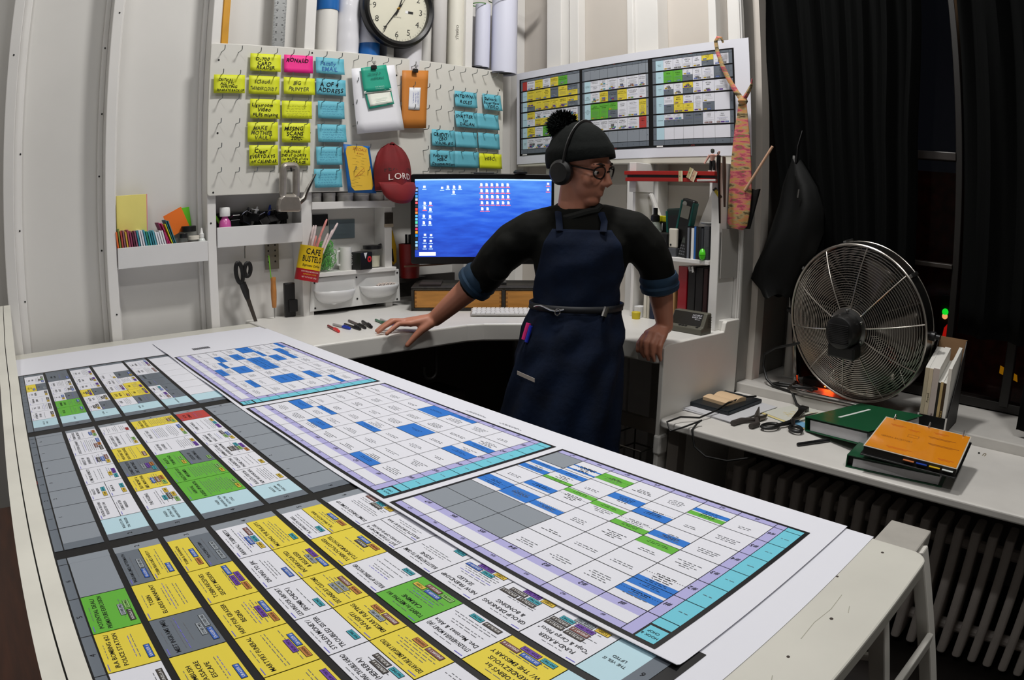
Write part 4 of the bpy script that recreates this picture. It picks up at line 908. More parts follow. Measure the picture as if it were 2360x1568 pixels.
# panel with two half-bowl bins
bp = thing('bin_panel', 'white panel with two half-round bins under the wall shelf', 'bin panel')
MB().prism([(1.222, 1.055), (1.640, 1.066), (1.645, .926), (1.207, .922)], 0, .006, X=frame((SA + .002, 0, 0), (0, 1, 0), (0, 0, 1))).build('panel', M('d4d4d2', .4, var=.03), bp, bevel=.002)
for y, z in ((1.322, 1.004), (1.536, 1.008)):
    vs = []; fs = []
    for i in range(9):
        t = i / 8
        for k in range(17):
            a = PI * k / 16; rr = math.cos(t * PI / 2 * .96)
            vs.append((SA + .008 + .062 * math.sin(a) * rr, y - .094 * math.cos(a) * (rr ** .7), z - .056 * math.sin(t * PI / 2)))
    for i in range(8):
        for k in range(16): a = i * 17 + k; fs.append((a, a + 1, a + 18, a + 17))
    MB().add(vs, fs).build('half_bowl', M('dadada', .3), bp, smooth=True, solid=.002)
for y, z in ((1.232, 1.038), (1.428, 1.045), (1.63, 1.05), (1.232, .935), (1.628, .935), (1.43, .955)):
    MB().lathe([(.004, 0), (.004, .002)], 8, X=XF((SA + .008, y, z), ry=PI / 2)).build('screw', BLACK, bp)
m_ = MB()
for k in range(14): m_.box((SA + .03, 1.52 + .006 * k, 1.005 + .003 * (k % 3)), (.016, .01, .006), X=None)
bo = m_.build('paper_scraps', M('e4d8d0', .7), bp); bo['kind'] = 'stuff'
tag(MB().bx(PA, PA + .015, 1.24, 1.57, T, T + .075).build('dark_plank', M('211a16', .7)), 'dark plank against the wall under the bin panel', 'plank')
ye = thing('yellow_pouch', 'yellow and black strap hanging beside the monitor', 'strap')
MB().prism([(1.64, 1.235), (1.652, 1.23), (1.67, 1.16), (1.672, 1.09), (1.655, 1.075), (1.642, 1.10)], 0, .02, X=frame((-2.655, 0, 0), (0, 1, 0), (0, 0, 1))).build('strap', M('d0a414', .5, var=.1), ye, bevel=.004)
MB().prism([(1.638, 1.15), (1.648, 1.15), (1.655, 1.09), (1.64, 1.10)], .018, .024, X=frame((-2.655, 0, 0), (0, 1, 0), (0, 0, 1))).build('black_end', BLACK, ye)
rcup = thing('red_cup', 'dark red cup of pens half hidden behind the monitor', 'cup', (-2.60, 1.715, 1.02))
MB().lathe([(.001, 0), (.042, 0), (.048, .15), (.045, .15), (.04, .01), (.001, .01)], 24, cap=False).build('cup', M('7a1210', .45), rcup, smooth=True)
for k in range(4): MB().tube([(.01 * k - .02, .012 * (k % 2), .02), (.013 * k - .025, .016 * (k % 2), .19)], .006, 8).build('pen', BLACK, rcup, smooth=True)
tag(MB().bx(PA, PA + .02, 1.64, 2.2, .93, 1.02).bx(PA, PA + .075, 1.66, 1.80, 1.0, 1.02).build('wall_ledge', M('2c2825', .6)), 'dark ledge on the wall behind the monitor', 'ledge')
# ================================================================ corner desk: monitor, drawers, keyboard, pens
EX = Vector((.635, .772, 0)).normalized()
def nodes_screen():
    m = bpy.data.materials.new('mat_screen'); m.use_nodes = True; nt = m.node_tree; p = nt.nodes['Principled BSDF']
    p.inputs['Base Color'].default_value = (0, 0, 0, 1); p.inputs['Roughness'].default_value = .25
    tc = nt.nodes.new('ShaderNodeTexCoord'); mp = nt.nodes.new('ShaderNodeMapping'); mp.inputs['Rotation'].default_value = (0, 0, .12); mp.inputs['Scale'].default_value = (5, 26, 1)
    nz = nt.nodes.new('ShaderNodeTexNoise'); nz.inputs['Scale'].default_value = 1.6; nz.inputs['Detail'].default_value = 6
    sx = nt.nodes.new('ShaderNodeSeparateXYZ'); nt.links.new(tc.outputs['Object'], sx.inputs[0])
    gr = nt.nodes.new('ShaderNodeMapRange'); gr.inputs[1].default_value = -.17; gr.inputs[2].default_value = .17; nt.links.new(sx.outputs[1], gr.inputs[0])
    mx = nt.nodes.new('ShaderNodeMath'); mx.operation = 'MULTIPLY_ADD'; mx.inputs[1].default_value = .75; nt.links.new(nz.outputs[0], mx.inputs[0])
    m2 = nt.nodes.new('ShaderNodeMath'); m2.operation = 'MULTIPLY_ADD'; m2.inputs[1].default_value = .62; m2.inputs[2].default_value = -.18; nt.links.new(gr.outputs[0], m2.inputs[0]); nt.links.new(m2.outputs[0], mx.inputs[2])
    rp = nt.nodes.new('ShaderNodeValToRGB'); e = rp.color_ramp.elements
    e[0].position = .15; e[0].color = lin('2440b4'); e[1].position = .9; e[1].color = lin('62a4ff'); k = e.new(.5); k.color = lin('3468e8')
    nt.links.new(tc.outputs['Object'], mp.inputs[0]); nt.links.new(mp.outputs[0], nz.inputs[0]); nt.links.new(mx.outputs[0], rp.inputs[0])
    nt.links.new(rp.outputs[0], p.inputs['Emission Color']); p.inputs['Emission Strength'].default_value = 1.05
    return m
F = frame((-2.294, 1.8805, 1.2855), EX, (0, 0, 1))
mo = thing('computer_monitor', 'wide black monitor showing a blue desktop with rows of icons', 'monitor', rot=F, loc=(0, 0, 0)); mo.matrix_world = F
SW, SH = .5705, .329
MB().prism(roundrect(-SW / 2 - .018, SW / 2 + .012, -SH / 2 - .030, SH / 2 + .022, (.012,) * 4), -.035, -.001).build('housing', M('070708', .3), mo, bevel=.003)
MB().bx(-SW / 2, SW / 2, -SH / 2, SH / 2, -.001, .0004).build('screen', nodes_screen(), mo)
ICW, ICR, ICL = M('f4f6ff', .5, emit=1.1), M('f06a7c', .5, emit=.9), M('a9cdf5', .5, emit=.9)
mb = MB()
def icon(u, v, m2, fold=True, s=1.0):
    x = -SW / 2 + SW * u; y = SH / 2 - SH * v; w_, h_ = .0095 * s, .0125 * s
    if fold: mb.poly([(x - w_ / 2, y - h_ / 2, .0007), (x + w_ / 2, y - h_ / 2, .0007), (x + w_ / 2, y + h_ * .2, .0007), (x + w_ * .2, y + h_ / 2, .0007), (x - w_ / 2, y + h_ / 2, .0007)], 0)
    else: mb.bx(x - w_ / 2, x + w_ / 2, y - h_ * .35, y + h_ * .35, .0004, .0007, 0)
    mb.bx(x - .009 * s, x + .009 * s, y - h_ / 2 - .006, y - h_ / 2 - .0025, .0004, .0007, m2)
for r in range(5):
    for c in range(6 if r < 4 else 2): icon(.487 + .0385 * c + .002 * r, .075 + .077 * r, 1)
for u, v, t in ((.07, .10, 2), (.20, .115, 2), (.243, .105, 2), (.288, .105, 2), (.33, .105, 2), (.285, .17, 2), (.073, .31, 2), (.115, .31, 1), (.073, .37, 1), (.115, .39, 2), (.067, .475, 2), (.113, .48, 2), (.067, .56, 2), (.112, .56, 2)): icon(u, v, t, v > .2 or u > .2)
for u, v in ((.075, .715), (.12, .72), (.073, .79), (.118, .795), (.073, .865), (.118, .865), (.975, .055), (.975, .13)): icon(u, v, 2 if v > .2 else 1, False)
mb.bx(-SW / 2, SW / 2, SH / 2 - .006, SH / 2, .0004, .0007, 2)
mb.bx(-SW / 2 + .018, -SW / 2 + .088, -SH / 2 + .006, -SH / 2 + .021, .0004, .0009, 0)
mb.build('desktop_icons', [ICW, ICR, ICL], mo)
mb = MB(); mb.bx(-SW / 2, -SW / 2 + .014, -SH / 2 + .03, SH / 2 - .035, .0004, .0006, 0)
DKC = ['9fb6d8', '3a7bd0', '4a9ae0', 'c9ccd2', 'e05a6a', '2a3a4a', 'd84a3a', 'e08a4a', '5ab4e8', '6ac0f0', '58d0b0', '8a9aa8', 'd03a6a', 'f0a030', '2a8ad8', '2a2a30', '7ab8e8', '9ac8f0', '505860']
for k in range(19): mb.bx(-SW / 2 + .002, -SW / 2 + .012, SH / 2 - .050 - .0138 * k, SH / 2 - .040 - .0138 * k, .0006, .0009, k + 1)
mb.build('dock', [BLACK] + [M(c, .5, emit=.8) for c in DKC], mo)
MB().lathe([(.004, 0), (.004, .0006)], 14, X=XF((.0, -SH / 2 - .016, -.001))).build('logo', M('77777c', .3), mo)
MB().bx(-.04, .045, SH / 2 + .022, SH / 2 + .028, -.03, -.005).build('camera_strip', M('1a1d22', .4), mo, bevel=.002)
MB().bx(-.05, .05, -.29, -SH / 2 - .02, -.06, -.045).build('stand', M('1a1a1c', .4), mo)
MB().bx(-.1, .1, -.278, -.270, -.12, .02).build('foot', M('1a1a1c', .4), mo)
wbc = thing('web_camera', 'small black webcam perched on the monitor top', 'webcam'); wbc.matrix_world = F @ Matrix.Translation((.155, SH / 2 + .024, -.012))
MB().lathe([(.001, -.002), (.028, 0), (.030, .006), (.022, .014), (.001, .018)], 18, X=XF((0, 0, 0), rx=-PI / 2)).build('body', BLACK, wbc, smooth=True)
# drawer box under the monitor
dw = thing('drawer_box', 'low wooden two-drawer box with a dark mottled frame under the monitor', 'drawer box')
F = frame((-2.402, 1.590, T), EX, (-EX.y, EX.x, 0)); dw.matrix_world = F
FRM = M('2a251d', .6, var=.8, scale=30, bump=.3)
MB().bx(0, .80, 0, .014, 0, .012).bx(0, .80, 0, .014, .086, .098).bx(0, .012, 0, .26, 0, .098).bx(.788, .80, 0, .26, 0, .098).bx(.372, .386, 0, .26, 0, .098).bx(0, .80, 0, .26, .090, .099).bx(0, .80, .25, .26, 0, .098).build('frame', FRM, dw, bevel=.002)
WD = M('b9803a', .45, var=.22, scale=9, stretch=(1, 5, 8), bump=.05)
for x0, x1 in ((.014, .370), (.388, .786)):
    d = MB().bx(x0, x1, .003, .02, .014, .084).build('drawer', WD, dw, bevel=.001)
    for k in range(4):
        for xa in (x0, x1 - .008): MB().bx(xa, xa + .008, .0022, .004, .018 + .017 * k, .026 + .017 * k).build('dovetail', M('8a5a26', .5), d)
tag(MB().bx(.03, .12, .03, .2, .0995, .107).build('dark_folder', M('2a1f1d', .6, var=.4, scale=15)), 'dark folder lying on the wooden drawer box', 'folder').matrix_world = F
# keyboard
kb = thing('keyboard', 'white aluminium keyboard in front of the drawer box', 'keyboard'); kb.matrix_world = frame((-2.135, 1.690, T + .004), EX, (-EX.y, EX.x, 0)) @ Matrix.Rotation(math.radians(4), 4, 'X')
MB().bx(0, .43, 0, .112, 0, .006).build('case', M('b9b7b4', .35, metal=.4), kb, bevel=.003)
km = MB().bx(-.0078, .0078, -.0078, .0078, 0, .0035).build('key', M('e6e5e2', .5), kb, bevel=.001); km.location = (.012, .012, .006)
for r in range(6):
    for c in range(23):
        if r == 0 and c == 0: continue
        if r == 0 and 4 < c < 9: continue
        o = bpy.data.objects.new('key', km.data); COL.objects.link(o); o.parent = kb; o.location = (.012 + .0184 * c + .004 * (r % 2), .012 + .0178 * r, .006)
MB().bx(.095, .175, .0045, .0195, .006, .0095).build('space_bar', M('e6e5e2', .5), kb, bevel=.001)
# pens on the desk
def pen(label, a, b, body, capc, r=.0048, tip=None):
    a = Vector((a[0], a[1], T + r)); b = Vector((b[0], b[1], T + r)); d = b - a; L = d.length
    o = thing('pen', label, 'pen', group='pens on the desk'); o.matrix_world = Matrix.Translation(a) @ d.to_track_quat('Z', 'Y').to_matrix().to_4x4()
    MB().lathe([(.001, 0), (r * .9, .001), (r, .004), (r, L * .62)], 12, cap=False).build('barrel', body, o, smooth=True)
    MB().lathe([(r * 1.12, L * .58), (r * 1.12, L * .96), (r * .8, L), (.0005, L)], 12).build('cap', capc, o, smooth=True)
    MB().bx(-.0012, .0012, r * 1.1, r * 1.7, L * .62, L * .92).build('clip', capc, o)
    return o
CLR = M('b8b4b4', .15, alpha=.8, spec=.6)
pen('clear pen with a bright red end, nearest the table', (-2.295, 1.150), (-2.165, 1.128), M('8a1c20', .25), M('e83a3a', .3))
pen('clear pen with a blue cap beside the red one', (-2.31, 1.180), (-2.19, 1.186), CLR, M('1c3fb4', .3))
pen('black pen with a clear barrel in the middle of the pens', (-2.285, 1.215), (-2.155, 1.209), M('2a2626', .25), BLACK)
pen('black pen crossing behind the others', (-2.345, 1.265), (-2.165, 1.236), M('4a3a3a', .25), BLACK)
pen('short black capped pen at the right of the pens', (-2.29, 1.294), (-2.16, 1.258), BLACK, BLACK, .0056)
pen('green pen near the resting hand', (-2.29, 1.352), (-2.17, 1.330), M('2f6b4a', .25), M('1d5a3c', .3))
pen('clear pen with a blue tip near the resting hand', (-2.285, 1.372), (-2.165, 1.353), CLR, M('2447b8', .3))
tag(MB().tube([(-2.56, 1.66, 1.075), (-2.50, 1.74, 1.080), (-2.43, 1.82, 1.088)], .004, 8).build('wooden_stick', M('6a4a34', .5), smooth=True), 'thin brown stick beside the monitor foot', 'stick')
# ================================================================ shelves on the back wall
sv = thing('wall_shelf_unit', 'white shelf unit on the wall right of the person', 'shelf unit')
MB().bx(-1.386, -1.350, 2.200, 2.318, T, 1.522).build('post', WHITE, sv, bevel=.002)
MB().bx(-1.776, -1.742, 2.200, 2.318, 1.404, 1.522).build('post', WHITE, sv, bevel=.002)
MB().bx(-1.762, -1.748, 2.206, 2.318, T, 1.404).build('post', WHITE, sv, bevel=.002)
MB().bx(-1.748, -1.386, 2.190, 2.330, 1.145, 1.161).build('shelf_board', WHITE, sv, bevel=.002)
MB().bx(-1.34, -1.337, 2.20, 2.318, 1.10, 1.28).build('side_patch', M('a29f9a', .6), sv)
beam2((-1.735, 2.29, 1.40), (-1.66, 2.29, 1.25), .02, .012, 'bracket', WHITE, sv)
rr = thing('red_rail', 'red I-beam spirit level lying across the shelf posts', 'level')
MB().bx(-1.776, -1.356, 2.168, 2.196, 1.471, 1.486).build('top_flange', M('a0160f', .4, var=.06), rr, bevel=.001)
MB().bx(-1.770, -1.356, 2.168, 2.196, 1.446, 1.460).build('bottom_flange', M('99130f', .4, var=.06), rr, bevel=.001)
MB().bx(-1.768, -1.358, 2.178, 2.186, 1.46, 1.471).build('web', BLACK, rr)
for i, (x, z, r, c, lb) in enumerate(((-1.503, 1.4665, .02, 'bdb088', 'upright razor blade holder on the red level'), (-1.461, 1.478, -.42, 'b5a77c', 'tilted tan razor blade holder on the red level'), (-1.444, 1.467, -.42, 'c9a487', 'rightmost pinkish blade holder on the red level'))):
    o = thing('razor_blade', lb, 'blade', group='blades on the red level'); o.matrix_world = frame((x, 2.166, z), (math.cos(r), 0, math.sin(r)), (-math.sin(r), 0, math.cos(r)))
    MB().bx(-.009, .004, -.020, .020, 0, .0015).build('plate', M(c, .5), o); MB().bx(.004, .009, -.020, .020, 0, .002).build('spine', M('d8ceb0', .4), o); MB().lathe([(.0016, .0015), (.0016, .0022)], 8, X=XF((-.003, 0, 0))).build('hole', BLACK, o)
tag(MB().tube([(-1.428, 2.166, 1.452), (-1.345, 2.160, 1.454)], .004, 8).build('metal_tube', M('d2d2d2', .3, metal=.5), smooth=True), 'short silver tube resting on the red level', 'tube')
# little toy figure
fg = thing('toy_figure', 'small bare-chested toy figure in black trousers standing on the red level', 'figurine', (-1.374, 2.182, 1.486))
SK = M('c99a8c', .5)
MB().tube([(0, 0, .038), (0, 0, .050), (0, 0, .060), (0, 0, .064)], [.009, .011, .013, .006], 10, sq=.7).build('torso', SK, fg, smooth=True)
MB().lathe([(.001, -.009), (.006, -.006), (.0075, 0), (.006, .007), (.001, .009)], 12, X=XF((0, 0, .075))).build('head', M('3a3c38', .5), fg, smooth=True)
for s, pts in ((-1, [(-.012, 0, .060), (-.020, -.002, .048), (-.026, -.008, .034), (-.028, -.010, .028)]), (1, [(.012, 0, .060), (.022, 0, .058), (.030, -.004, .066), (.032, -.005, .074)])):
    MB().tube(pts, [.005, .004, .0035, .004], 8).build('arm', SK, fg, smooth=True); MB().tube([(s * .005, 0, .040), (s * .007, -.001, .020), (s * .008, 0, .004), (s * .008, -.006, .002)], [.007, .006, .005, .004], 8).build('leg', BLACK, fg, smooth=True)
MB().bx(-.014, -.003, -.008, .004, 0, .004).bx(.003, .014, -.008, .004, 0, .004).build('boots', M('d0cdc8', .5), fg)
# dark tools hanging on the post
for x0, z0, z1, w_, c, lb, nm in ((-1.345, 1.545, 1.30, .008, '17110f', 'long dark strap hanging down the shelf post', 'strap'), (-1.352, 1.555, 1.42, .007, '120f10', 'black pliers hanging at the top of the shelf post', 'pliers')):
    MBx = MB().tube([(x0, 2.185, z0), (x0 + .004, 2.175, (z0 + z1) / 2 + .03), (x0 + .010, 2.178, z1)], [w_ * .8, w_, w_ * .7], 8, sq=.5)
    tag(MBx.build(nm, M(c, .4), smooth=True), lb, nm)
tag(MB().tube([(-1.330, 2.19, 1.54), (-1.322, 2.18, 1.48), (-1.318, 2.18, 1.36)], [.010, .012, .006], 8, sq=.5).build('leather_sheath', M('3a2a22', .5), smooth=True), 'brown leather sheath hanging beside the patterned necktie', 'sheath')
lv = thing('small_level', 'tiny yellow pocket level hanging on the shelf post', 'level'); lv.matrix_world = frame((-1.358, 2.194, 1.408), (.66, 0, -.75), (0, -1, 0))
MB().bx(-.022, .022, -.003, .003, -.006, .006).build('body', M('b09a1c', .4), lv, bevel=.001); MB().bx(-.022, -.014, -.0035, .0035, -.0065, .0065).bx(.012, .022, -.0035, .0035, -.0065, .0065).build('end_caps', BLACK, lv)
# things on the shelf board
Z1 = 1.161
sp = thing('spray_bottle', 'clear bottle with a green label and black spray top on the shelf', 'bottle', (-1.672, 2.24, Z1))
MB().lathe([(.001, 0), (.024, 0), (.0255, .004), (.0255, .10), (.020, .122), (.010, .132)], 20).build('bottle', M('a8b0a6', .1, alpha=.7), sp, smooth=True)
MB().lathe([(.0262, .03), (.0262, .095)], 20, cap=False).build('label', M('c9cfc9', .5), sp, smooth=True); MB().lathe([(.0264, .022), (.0264, .085)], 20, cap=False, X=Matrix.Diagonal((1, 1, 1, 1))).build('green_label', M('a4b41e', .5), sp, smooth=True)
MB().lathe([(.017, .130), (.019, .134), (.018, .152), (.009, .158), (.009, .182), (.001, .183)], 16).build('spray_top', BLACK, sp, smooth=True)
for x, lb in ((-1.690, 'yellow-topped black box behind the spray bottle'), (-1.640, 'yellow-topped black box left of the green tape measure')):
    o = thing('yellow_box', lb, 'box', (x, 2.29, Z1)); MB().bx(-.020, .020, -.02, .02, 0, .128).build('box', BLACK, o, bevel=.003); MB().bx(-.0205, .0205, -.0205, .0205, .128, .152).build('yellow_top', M('c9c412', .5), o, bevel=.003)
def gadget(name, lab, cat, loc, rot, dims, body, trim, tr2=None):
    o = thing(name, lab, cat, loc, (0, rot, 0)); x, y, z = dims
    MB().bx(-x / 2, x / 2, -y / 2, y / 2, 0, z).build('body', body, o, bevel=.008, seg=3)
    MB().bx(-x / 2 - .002, -x / 2 + .008, -y / 2 - .002, y / 2, .01, z * .95).bx(x / 2 - .008, x / 2 + .002, -y / 2 - .002, y / 2, .01, z * .95).build('trim', trim, o, bevel=.003)
    MB().bx(-x * .34, x * .3, -y / 2 - .003, -y / 2, z * .55, z * .85).build('label_plate', tr2 or M('1c1c1c', .4), o)
    return o
gadget('label_printer', 'dark green handheld gadget leaning on the shelf', 'gadget', (-1.575, 2.27, Z1), -.07, (.075, .05, .185), M('0d2722', .4), M('136b5e', .4))
o = gadget('label_maker', 'black label maker with a grey screen leaning against the green gadget', 'label maker', (-1.545, 2.245, Z1 + .06), .22, (.060, .03, .165), M('0e0e10', .35), M('115a50', .4), M('8e8c80', .4))
MB().lathe([(.010, 0), (.010, .002)], 14, X=XF((-.012, -.0155, .145), rx=PI / 2)).build('logo', M('a8a8a0', .4), o)
tag(MB().bx(-.03, .03, -.01, .01, 0, .24).build('paper_roll_sheet', M('a9a5a0', .5)), 'grey sheet of paper leaning across the shelf corner', 'paper').matrix_world = frame((-1.475, 2.275, Z1 + .07), (.8, 0, -.35), (0, 1, 0)) @ Matrix.Identity(4)
wd = tag(MB().lathe([(.001, 0), (.03, .004), (.036, .010), (.034, .011), (.001, .007)], 24, sy=.7).build('white_dish', M('e2e2de', .35), smooth=True), 'small white dish lying on the discs at the shelf end', 'dish'); wd.location = (-1.418, 2.235, Z1 + .128)
ip = thing('white_player', 'white music player with a round button standing on the shelf', 'music player', (-1.563, 2.215, Z1 + .033))
MB().bx(-.020, .018, -.008, .008, 0, .075).build('body', M('cfc9bc', .35), ip, bevel=.005); MB().lathe([(.004, 0), (.004, .001)], 12, X=XF((-.008, -.0081, .012), rx=PI / 2)).build('button', BLACK, ip)
tag(MB().bx(-1.583, -1.545, 2.205, 2.235, Z1, Z1 + .033).build('grey_stand', M('4e5054', .4), bevel=.002), 'grey stand under the white music player', 'stand')
tag(MB().bx(-1.543, -1.51, 2.235, 2.25, Z1, Z1 + .105).build('cream_box', M('b8b0a2', .5), bevel=.003), 'cream box behind the pocket calculator', 'box')
cl = thing('pocket_calculator', 'black pocket calculator leaning on the cream box', 'calculator', (-1.520, 2.215, Z1), (-.25, .12, 0))
MB().bx(-.022, .022, -.006, .004, 0, .082).build('body', M('101012', .4), cl, bevel=.003); MB().bx(-.017, .017, -.0068, -.006, .055, .075).build('display', M('39403c', .3), cl)
for r in range(4):
    for c in range(4): MB().bx(-.017 + .009 * c, -.011 + .009 * c, -.0072, -.006, .008 + .011 * r, .014 + .011 * r).build('key', M('55565a', .5), cl)
for x, y, c, w_, lb in ((-1.688, 2.215, '191a1c', .03, 'black lens cap box left of the music player'), (-1.625, 2.22, '0c0c0e', .05, 'black camera body left of the music player')):
    o = thing('black_gadget', lb, 'gadget', (x + .02, y, Z1)); MB().bx(-w_ / 2, w_ / 2, -.02, .02, 0, .09 if w_ > .04 else .06).build('body', M(c, .35), o, bevel=.006); MB().bx(-w_ * .3, w_ * .3, -.0208, -.02, .05, .058).build('badge', M('c0c0c0', .4), o)
for x in (-1.613, -1.598): tag(MB().bx(x - .006, x + .006, 2.20, 2.22, Z1, Z1 + .03).build('white_block', M('c8c4bc', .5), bevel=.002), 'small white block %s at the foot of the black camera' % ('left' if x < -1.6 else 'right'), 'block', 'white blocks on the shelf')
CDN = [(.010, '0f0f11', 'black'), (.010, '6a6e76', 'grey'), (.008, '161618', 'matte black'), (.013, 'e4e2e0', 'white'), (.009, '2a62a8', 'blue'), (.011, '23201f', 'dark brown'), (.012, '1a1c20', 'charcoal'), (.010, '303338', 'slate')]
x = -1.497
for w_, c, nm in CDN:
    tag(MB().bx(x, x + w_ - .001, 2.195, 2.31, Z1, Z1 + .118 + rnd.uniform(-.004, .004)).build('disc_case', M(c, .3)), '%s disc case in the row at the shelf end' % nm, 'disc case', 'disc cases on the shelf'); x += w_
o = thing('clear_case', 'clear plastic case with dark contents at the shelf end', 'case', (-1.4015, 2.23, Z1)); MB().bx(-.0105, .0105, -.036, .05, 0, .126).build('case', M('5a5c60', .1, alpha=.55), o); MB().bx(-.008, .008, -.03, .04, .05, .11).build('contents', M('141312', .5), o)
eg = thing('green_egg', 'bright green egg-shaped timer in front of the clear case', 'timer', (-1.413, 2.188, Z1)); MB().lathe([(.001, 0), (.009, .004), (.013, .016), (.0125, .026), (.008, .038), (.001, .043)], 18).build('egg', M('4fd01c', .3, coat=.4), eg, smooth=True); MB().lathe([(.0131, .017), (.0131, .019)], 18, cap=False).build('seam', M('2c8a10', .4), eg, smooth=True)
# books and binders under the shelf, standing on the desk
BK2 = [(-1.700, .014, .16, 'd8d4c8', 'white book standing left under the shelf'), (-1.683, .012, .15, 'c2bcae', 'pale grey book under the shelf'), (-1.668, .022, .14, '12203c', 'navy blue box under the shelf'), (-1.640, .03, .17, '2a201c', 'dark brown case under the shelf'), (-1.575, .012, .165, '8a5a30', 'light brown book next to the red binder'),
       (-1.562, .012, .16, 'b08a5a', 'tan book next to the red binder'), (-1.536, .042, .222, '8a0d1c', 'glossy red binder under the shelf'), (-1.490, .034, .225, '0a0808', 'thick black binder right of the red binder'), (-1.455, .034, .222, '0d090a', 'second black binder from the red one'), (-1.420, .020, .222, '2a0c0c', 'dark maroon book under the shelf'), (-1.399, .012, .215, '0c0a0a', 'thin black book against the shelf post')]
for x, w_, h, c, lb in BK2:
    tag(MB().bx(x, x + w_ - .001, 2.215, 2.315, T, T + h).build('binder' if 'binder' in lb else 'book', M(c, .25 if 'glossy' in lb else .45, coat=.3 if 'glossy' in lb else 0), bevel=.002), lb, 'binder' if 'binder' in lb else 'book')
tag(MB().tube([(-1.480, 2.205, 1.128), (-1.470, 2.200, 1.112)], .006, 8).tube([(-1.466, 2.205, 1.130), (-1.456, 2.198, 1.110)], .005, 8).build('silver_clasp', CHROME, smooth=True), 'silver clasp on top of the black binder', 'clasp')
yc = tag(MB().lathe([(.001, 0), (.016, 0), (.018, .026), (.016, .028), (.001, .026)], 16).build('yellow_cup', M('c9b414', .45), smooth=True), 'small yellow cup on the desk beside the person', 'cup'); yc.location = (-1.70, 2.17, T)
tag(MB().bx(-1.735, -1.705, 2.20, 2.24, T, T + .045).build('white_carton', M('d8d8d8', .5), bevel=.003), 'small white carton beside the yellow cup', 'carton')
ra = thing('timer_display', 'grey-brown desk timer with a sloped black display on the desk corner', 'timer', (-1.475, 2.072, T))
MB().prism([(0, 0), (0, .022), (.016, .026), (.040, .074), (.068, .074), (.072, .0)], 0, .146, X=frame((0, 0, 0), (0, 1, 0), (0, 0, 1))).build('case', M('57554a', .5, var=.05), ra, bevel=.004)
FR = frame((.073, .028, .0495), (1, 0, 0), (0, .024, .048)); MB().bx(-.068, .058, -.026, .024, .0, .0012, X=FR).build('display', M('050506', .15), ra)
m_ = MB(); m_.text('ACCUSPLIT', FR @ Matrix.Translation((.034, .012, .0016)), .008); m_.text('EAGLE 400', FR @ Matrix.Translation((.034, .004, .0016)), .008); m_.text('TIME CLOCK', FR @ Matrix.Translation((.038, -.002, .0016)), .004); m_.build('lettering', M('e8e8f0', .5), ra)
for x in (.045, .058, .071, .12): MB().bx(x, x + .008, .004, .012, .022, .027).build('button', BLACK, ra)
for k in range(7): MB().bx(.1455, .1468, .045, .069, .022 + .006 * k, .0235 + .006 * k).build('groove', M('35332c', .6), ra)
# papers pinned behind the person
nt_ = thing('pinned_sheet', 'printed sheet with a small coloured M logo pinned on the back wall', 'paper'); MB().bx(-1.95, -1.79, PB - .012, PB - .010, 1.36, 1.60).build('sheet', M('b3aca2', .6), nt_)
m_ = MB(); FR = frame((-1.87, PB - .0125, 1.43), (1, 0, 0), (0, 0, 1)); m_.text('M', FR @ Matrix.Translation((.012, 0, 0)), .045, 1); m_.bx(-.018, -.008, .0, .032, 0, .0002, 0, X=FR).bx(-.006, .0, .004, .036, 0, .0002, 2, X=FR)
for k in range(8): m_.bx(-.06, -.06 + rnd.uniform(.04, .11), .06 + .012 * k, .0612 + .012 * k, 0, .0002, 3, X=FR)
m_.build('print', [M('5aa02c', .6), M('b0305a', .6), M('c8b02a', .6), FI and M('8a857c', .6)], nt_)
# patterned necktie strap with pouch, stick, sheath
sc = thing('patterned_necktie', 'pink, orange and olive patterned necktie hanging knotted on the corner post', 'necktie')
def scarf_mat():
    m = bpy.data.materials.new('mat_scarf'); m.use_nodes = True; nt = m.node_tree; p = nt.nodes['Principled BSDF']; p.inputs['Roughness'].default_value = .8
    tc = nt.nodes.new('ShaderNodeTexCoord'); mp = nt.nodes.new('ShaderNodeMapping'); mp.inputs['Scale'].default_value = (9, 9, 34); nz = nt.nodes.new('ShaderNodeTexNoise'); nz.inputs['Scale'].default_value = 1.6; nz.inputs['Detail'].default_value = 4
    rp = nt.nodes.new('ShaderNodeValToRGB'); cr = rp.color_ramp; cr.interpolation = 'EASE'
    cols = [(.28, '1c1812'), (.36, '5a4c2c'), (.43, 'a8946a'), (.49, 'b8874a'), (.55, 'c8706a'), (.60, 'a83a58'), (.66, '7a6a42'), (.74, '2a2014')]
    cr.elements[0].position, cr.elements[0].color = cols[0][0], lin(cols[0][1]); cr.elements[1].position, cr.elements[1].color = cols[-1][0], lin(cols[-1][1])
    for a, c in cols[1:-1]: e = cr.elements.new(a); e.color = lin(c)
    nt.links.new(tc.outputs['Object'], mp.inputs[0]); nt.links.new(mp.outputs[0], nz.inputs[0]); nt.links.new(nz.outputs[0], rp.inputs[0]); nt.links.new(rp.outputs[0], p.inputs['Base Color'])
    return m
SM = scarf_mat()
MB().tube([(-1.372, 2.262, 1.985), (-1.376, 2.255, 2.004), (-1.388, 2.25, 2.006), (-1.398, 2.25, 1.99), (-1.392, 2.25, 1.95), (-1.370, 2.25, 1.89), (-1.345, 2.25, 1.84), (-1.31, 2.25, 1.785), (-1.288, 2.25, 1.758)], [.006, .007, .007, .0075, .008, .009, .009, .010, .011], 8, sq=.6).build('strap', SM, sc, smooth=True)
MB().tube([(-1.282, 2.25, 1.757), (-1.262, 2.25, 1.785), (-1.248, 2.25, 1.81), (-1.244, 2.25, 1.835)], [.013, .011, .008, .003], 8, sq=.6).build('loose_end', SM, sc, smooth=True)
